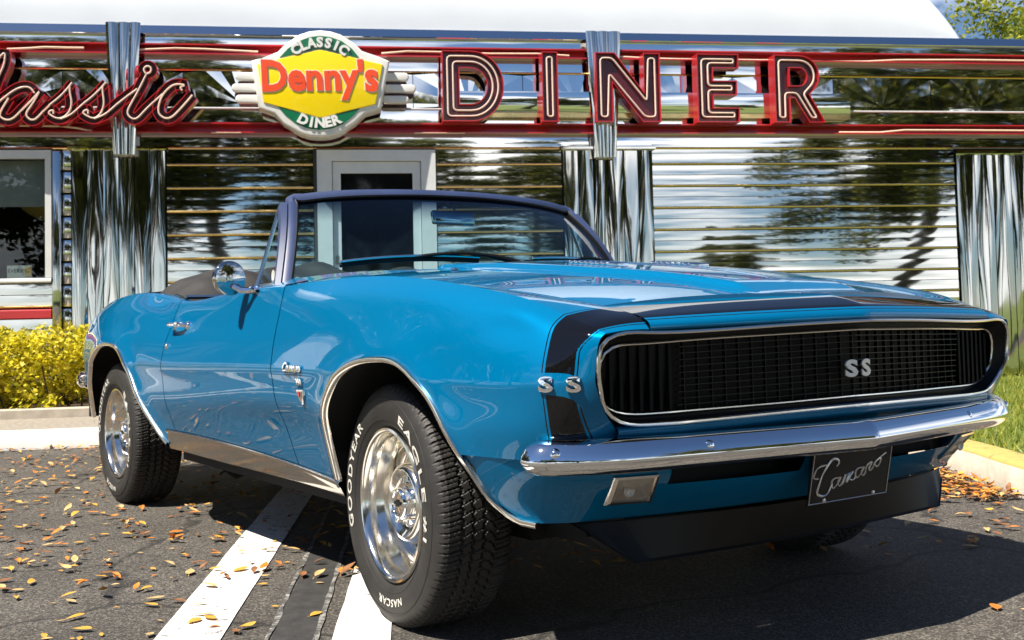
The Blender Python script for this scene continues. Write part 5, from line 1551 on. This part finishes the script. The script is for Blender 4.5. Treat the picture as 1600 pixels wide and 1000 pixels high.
# ================================================================== PLANTS
def leaf_cloud(centres, radii, per, size, asp=.5, flat=0.0, seed=1, shell=.0):
    r = np.random.default_rng(seed); V = []; F = []
    for c, rad in zip(centres, radii):
        m = int(per * (rad / np.mean(radii)) ** 2)
        d = r.normal(size=(m, 3)); d /= np.linalg.norm(d, axis=1)[:, None]
        rr = rad * (r.random(m) ** (1 / (2 + 4 * shell)))[:, None]
        P = c + d * rr * np.array([1, 1, .8])
        t = r.normal(size=(m, 3)); t[:, 2] *= .6; t /= np.linalg.norm(t, axis=1)[:, None]
        b = np.cross(t, r.normal(size=(m, 3)) + np.array([0, 0, flat])); b /= np.linalg.norm(b, axis=1)[:, None]
        s = size * (.6 + .8 * r.random(m))[:, None]
        k = len(V) * 4
        Q = np.stack([P - t * s * .5, P + b * s * asp * .5, P + t * s * .5, P - b * s * asp * .5], 1)
        V.append(Q)
    V = np.concatenate(V); n = len(V)
    return V.reshape(-1, 3), np.arange(n * 4).reshape(n, 4)
def fast_mesh(name, V, F, mat):
    me = bpy.data.meshes.new(name); n = len(F)
    me.vertices.add(len(V)); me.vertices.foreach_set('co', np.asarray(V, np.float32).ravel())
    me.loops.add(n * 4); me.loops.foreach_set('vertex_index', np.asarray(F, np.int32).ravel())
    me.polygons.add(n); me.polygons.foreach_set('loop_start', np.arange(n, dtype=np.int32) * 4)
    me.materials.append(mat); me.update(calc_edges=True); return me
def tree_meshes(h, cr, seed, per=150, lsize=.17, mat='leaf_tree', nclump=64, trunk_h=.28):
    r = np.random.default_rng(seed); mb = MB()
    lean = r.normal(0, .25, 2)
    tk = [(0, 0, -.1), (lean[0] * .3, lean[1] * .3, h * trunk_h * .6), (lean[0], lean[1], h * trunk_h), (lean[0] * 1.3, lean[1] * 1.3, h * .6), (lean[0] * 1.5, lean[1] * 1.5, h * .85)]
    mb.tube(curve_pts(tk, 12), np.interp(np.linspace(0, 1, 12), [0, .1, .5, 1], [.30, .23, .17, .04]) * h / 9, 10)
    cen, rad = [], []
    for k in range(9):
        a = k * 2.4 + r.random(); z0 = h * (trunk_h + .02 + .045 * k); ln = cr * (.75 + .35 * r.random()) * (1 - .04 * k)
        p0 = np.array([lean[0] * z0 / h * 1.6, lean[1] * z0 / h * 1.6, z0]); p2 = p0 + np.array([math.cos(a) * ln, math.sin(a) * ln, h * (.12 + .12 * r.random())])
        p1 = (p0 + p2) / 2 + np.array([0, 0, -.12 * ln * r.random() + .1])
        L = curve_pts([p0, p1, p2], 9); mb.tube(L, np.linspace(.10, .02, 9) * h / 9, 6)
        for q in (3, 4, 5, 6, 7, 8):
            cen.append(L[q] + r.normal(0, .35, 3)); rad.append(.45 + .45 * r.random())
            if q > 4: 
                s2 = L[q] + r.normal(0, .9, 3) * np.array([1, 1, .55]); mb.tube([L[q], (L[q] + s2) / 2 + [0, 0, .1], s2], [.025, .018, .008], 4, cap=False); cen.append(s2); rad.append(.4 + .4 * r.random())
    while len(cen) < nclump + 54:
        d = r.normal(size=3); d /= np.linalg.norm(d); d[2] = abs(d[2]) * .9 - .15
        c = np.array([lean[0] * 1.3, lean[1] * 1.3, h * .60]) + d * np.array([cr, cr, h * .36]) * (.62 + .38 * r.random()); cen.append(c); rad.append(.4 + .5 * r.random())
    V, F = leaf_cloud(np.array(cen), np.array(rad), per, lsize, .5, seed=seed)
    return mesh_data('trunk', mb.v, mb.f, M['bark'], True, 60), fast_mesh('crown', V, F, M[mat])
T1 = tree_meshes(9.5, 3.9, 3, 230, .19); T2 = tree_meshes(8.6, 3.3, 8, 220, .19); T3 = tree_meshes(9.0, 3.2, 21, 520, .11, 'leaf_bright')
def place_tree(T, x, y, rz, s, label, group):
    o = empty('tree', (x, y, 0), rz); o.scale = (s, s, s); tag(o, label, 'tree', group)
    link('trunk', T[0], o); link('crown', T[1], o); return o
wq = world(11.75, -6.6, 0)
place_tree(T3, wq.x, wq.y, 1.0, .92, 'bright green tree rising behind the right end of the diner roof', None)
wq = world(9.6, -8.5, 0)
RF = 'shade trees mirrored in the steel facade'
for T, x, y, rz, s, lab in ((T1, 7.6, -17.5, .3, 1.0, 'dark oak farthest left among the trees mirrored in the facade'), (T2, 9.6, -13.2, 2.1, 1.05, 'dense oak mirrored beside the left fluted pilaster'),
        (T1, 12.0, -10.2, 4.0, .95, 'dense oak mirrored in the boards left of the diner door'), (T2, 15.5, -7.6, 5.1, .9, 'smaller oak mirrored above the diner door'), (T1, 24.0, -5.5, 1.2, .85, 'distant oak mirrored between the door and the middle pilaster'),
        (T2, 33.0, 1.2, .5, .5, 'small far tree mirrored right of the middle pilaster'), (T1, 16.6, 7.2, 2.6, .98, 'large oak mirrored in the boards at the right'), (T2, 19.5, 11.5, .9, 1.1, 'tall oak mirrored in the right pilaster'), (T1, 4.0, -23.0, 5.6, 1.15, 'wide oak beyond the left end of the car park')):
    place_tree(T, x, y, rz, s, lab, RF)
for T, x, y, rz, s, lab in ((T1, -13.0, -7.4, 1.3, .95, 'nearest oak past the left end of the diner, mirrored in the car door'), (T2, -16.5, -9.8, 3.3, 1.05, 'oak mirrored in the rear quarter panel'), (T1, -11.0, -11.5, .2, 1.0, 'broad oak mirrored in the front fender'), (T2, -21.5, -7.0, 5.0, 1.1, 'tall oak mirrored above the door handle'), (T1, -7.5, -15.0, 2.2, 1.0, 'oak beyond the left side of the car park, mirrored in the wheel')):
    place_tree(T, x, y, rz, s, lab, 'shade trees mirrored in the car')
# hedge in the planting bed
def hedge(name, e0, e1, n0, n1, z0, z1, seed, label):
    r = np.random.default_rng(seed); H_ = empty(name, world((e0 + e1) / 2, (n0 + n1) / 2, z0), BRZ); tag(H_, label, 'hedge')
    L = e1 - e0; cen = []; rad = []
    for _ in range(int(L * 95)):
        x = (r.random() - .5) * L; y = (r.random() - .5) * (n1 - n0); z = .03 + (r.random() ** .75) * (z1 - z0 - .10) + .025 * math.sin(x * 4)
        cen.append((x, y, z)); rad.append(.08 + .08 * r.random())
    V, F = leaf_cloud(np.array(cen), np.array(rad), 62, .046, .55, 1.0, seed)
    link('foliage', fast_mesh('foliage', V, F, M['leaf_hedge']), H_)
    mb = MB()
    for _ in range(int(L * 16)):
        x = (r.random() - .5) * L; y = (r.random() - .5) * (n1 - n0) * .7
        mb.tube([(x, y, -.02), (x + r.normal(0, .05), y + r.normal(0, .04), .3), (x + r.normal(0, .1), y + r.normal(0, .06), .55)], [.008, .006, .003], 4, cap=False)
    link('stems', mesh_data('stems', mb.v, mb.f, M['bark']), H_)
hedge('hedge', -7.6, -2.3, .22, .80, .17, .86, 5, 'clipped yellow-green hedge in the planting bed left of the car')

# fallen leaves
def leaf_shape(seed, L=.055, W_=.026):
    r = np.random.default_rng(seed); v = []; n = 6
    c1, c2, tw = r.normal(0, .25), .05 + .25 * r.random(), r.normal(0, .3)
    for i in range(n + 1):
        t = i / n; w = W_ * math.sin(math.pi * min(1, t * 1.02 + .01)) ** .75 * (1 - .25 * t); x = (t - .5) * L
        zc = c1 * .35 * L * (t - .5) ** 2 * 4 * .5 + .004
        for s_ in (-1, 0, 1):
            lift = c2 * abs(s_) * w * .8 + tw * s_ * w * (t - .5); v.append((x, s_ * w * .5, max(.0012, zc + lift + .003)))
    f = []
    for i in range(n):
        for j in range(2): a = i * 3 + j; f.append((a, a + 3, a + 4, a + 1))
    v += [(-.5 * L - .012, .001, .004), (-.5 * L - .012, -.001, .004)]; f.append((1, len(v) - 2, len(v) - 1))
    return v, f
LM = []
for k in range(16):
    v, f = leaf_shape(100 + k); LM.append((v, f, k % 4))
LMESH = [mesh_data('fallen_leaf', v, f, M['dry%d' % (1 + (0, 1, 0, 2, 1, 3, 0, 2)[k % 8])], True) for k, (v, f, q) in enumerate(LM)]
def under_car(p): return -3.7 < p.x < .80 and abs(p.y) < .62
cnt = 0; spots = []
while len(spots) < 300:
    m = rng.random()
    if m < .78: e_, n_ = -3.4 + 2.3 * rng.random(), 2.6 + 4.9 * rng.random() ** .8
    elif m < .90: e_, n_ = -.3 + 1.6 * rng.random(), 4.2 + 3.3 * rng.random()
    else: e_, n_ = 1.28 - abs(rng.normal(0, .18)), 3.8 + 2.3 * rng.random()
    p = world(e_, n_, .0005)
    if under_car(p) or (p - Vector((0, -.75, 0))).length < .3: continue
    if rng.random() > .45 + .55 * math.sin(e_ * 3.1 + n_ * 1.7) ** 2: continue
    spots.append(p)
for i, p in enumerate(spots):
    o = bpy.data.objects.new('fallen_leaf', LMESH[int(rng.integers(len(LMESH)))]); COL.objects.link(o)
    o.location = (p.x, p.y, .0048); s_ = .38 + .78 * rng.random() ** 1.3; o.scale = (s_, s_ * (.8 + .5 * rng.random()), s_ * .6); o.rotation_euler = (rng.normal(0, .06), rng.normal(0, .06), rng.random() * 6.28)
    tag(o, 'dry yellow-brown leaf lying loose on the grey asphalt', 'leaf', 'fallen leaves on the car park')
V = []; F = []
def drift(nm, gen, count):
    mbd = MB()
    for _ in range(count):
        e_, n_, z = gen(); v, f, q = LM[int(rng.integers(16))]; p = world(e_, n_, z); a = rng.random() * 6.28; s_ = .6 + .6 * rng.random(); ca, sa = math.cos(a), math.sin(a); tl = rng.normal(0, .3)
        mbd.add([(p.x + s_ * (x * ca - y * sa), p.y + s_ * (x * sa + y * ca), p.z + s_ * (zz + abs(tl) * (x + .03) * .7)) for x, y, zz in v], f, int(rng.integers(4)))
    o = mbd.build(nm, [M['dry1'], M['dry2'], M['dry3'], M['dry4']], None, True); return o
d1 = drift('leaf_drift', lambda: (-7 + 6.5 * rng.random(), 1.96 + abs(rng.normal(0, .09)), .004), 520); tag(d1, 'drift of dry leaves along the foot of the white kerb', 'leaves', kind='stuff')
d2 = drift('leaf_drift', lambda: (lambda n_: (float(np.interp(n_, ISL[:40, 1], ISL[:40, 0])) - .02 - abs(rng.normal(0, .22)), n_, .004 + .015 * rng.random()))(3.4 + 2.3 * rng.random()), 1000); tag(d2, 'drift of orange leaves against the kerb of the grass island', 'leaves', kind='stuff')
d3 = drift('leaf_litter', lambda: (-5 + 6.2 * rng.random(), 2.1 + 4.4 * rng.random(), .0046), 2000); tag(d3, 'small scattered leaf litter farther back on the asphalt', 'leaves', kind='stuff')
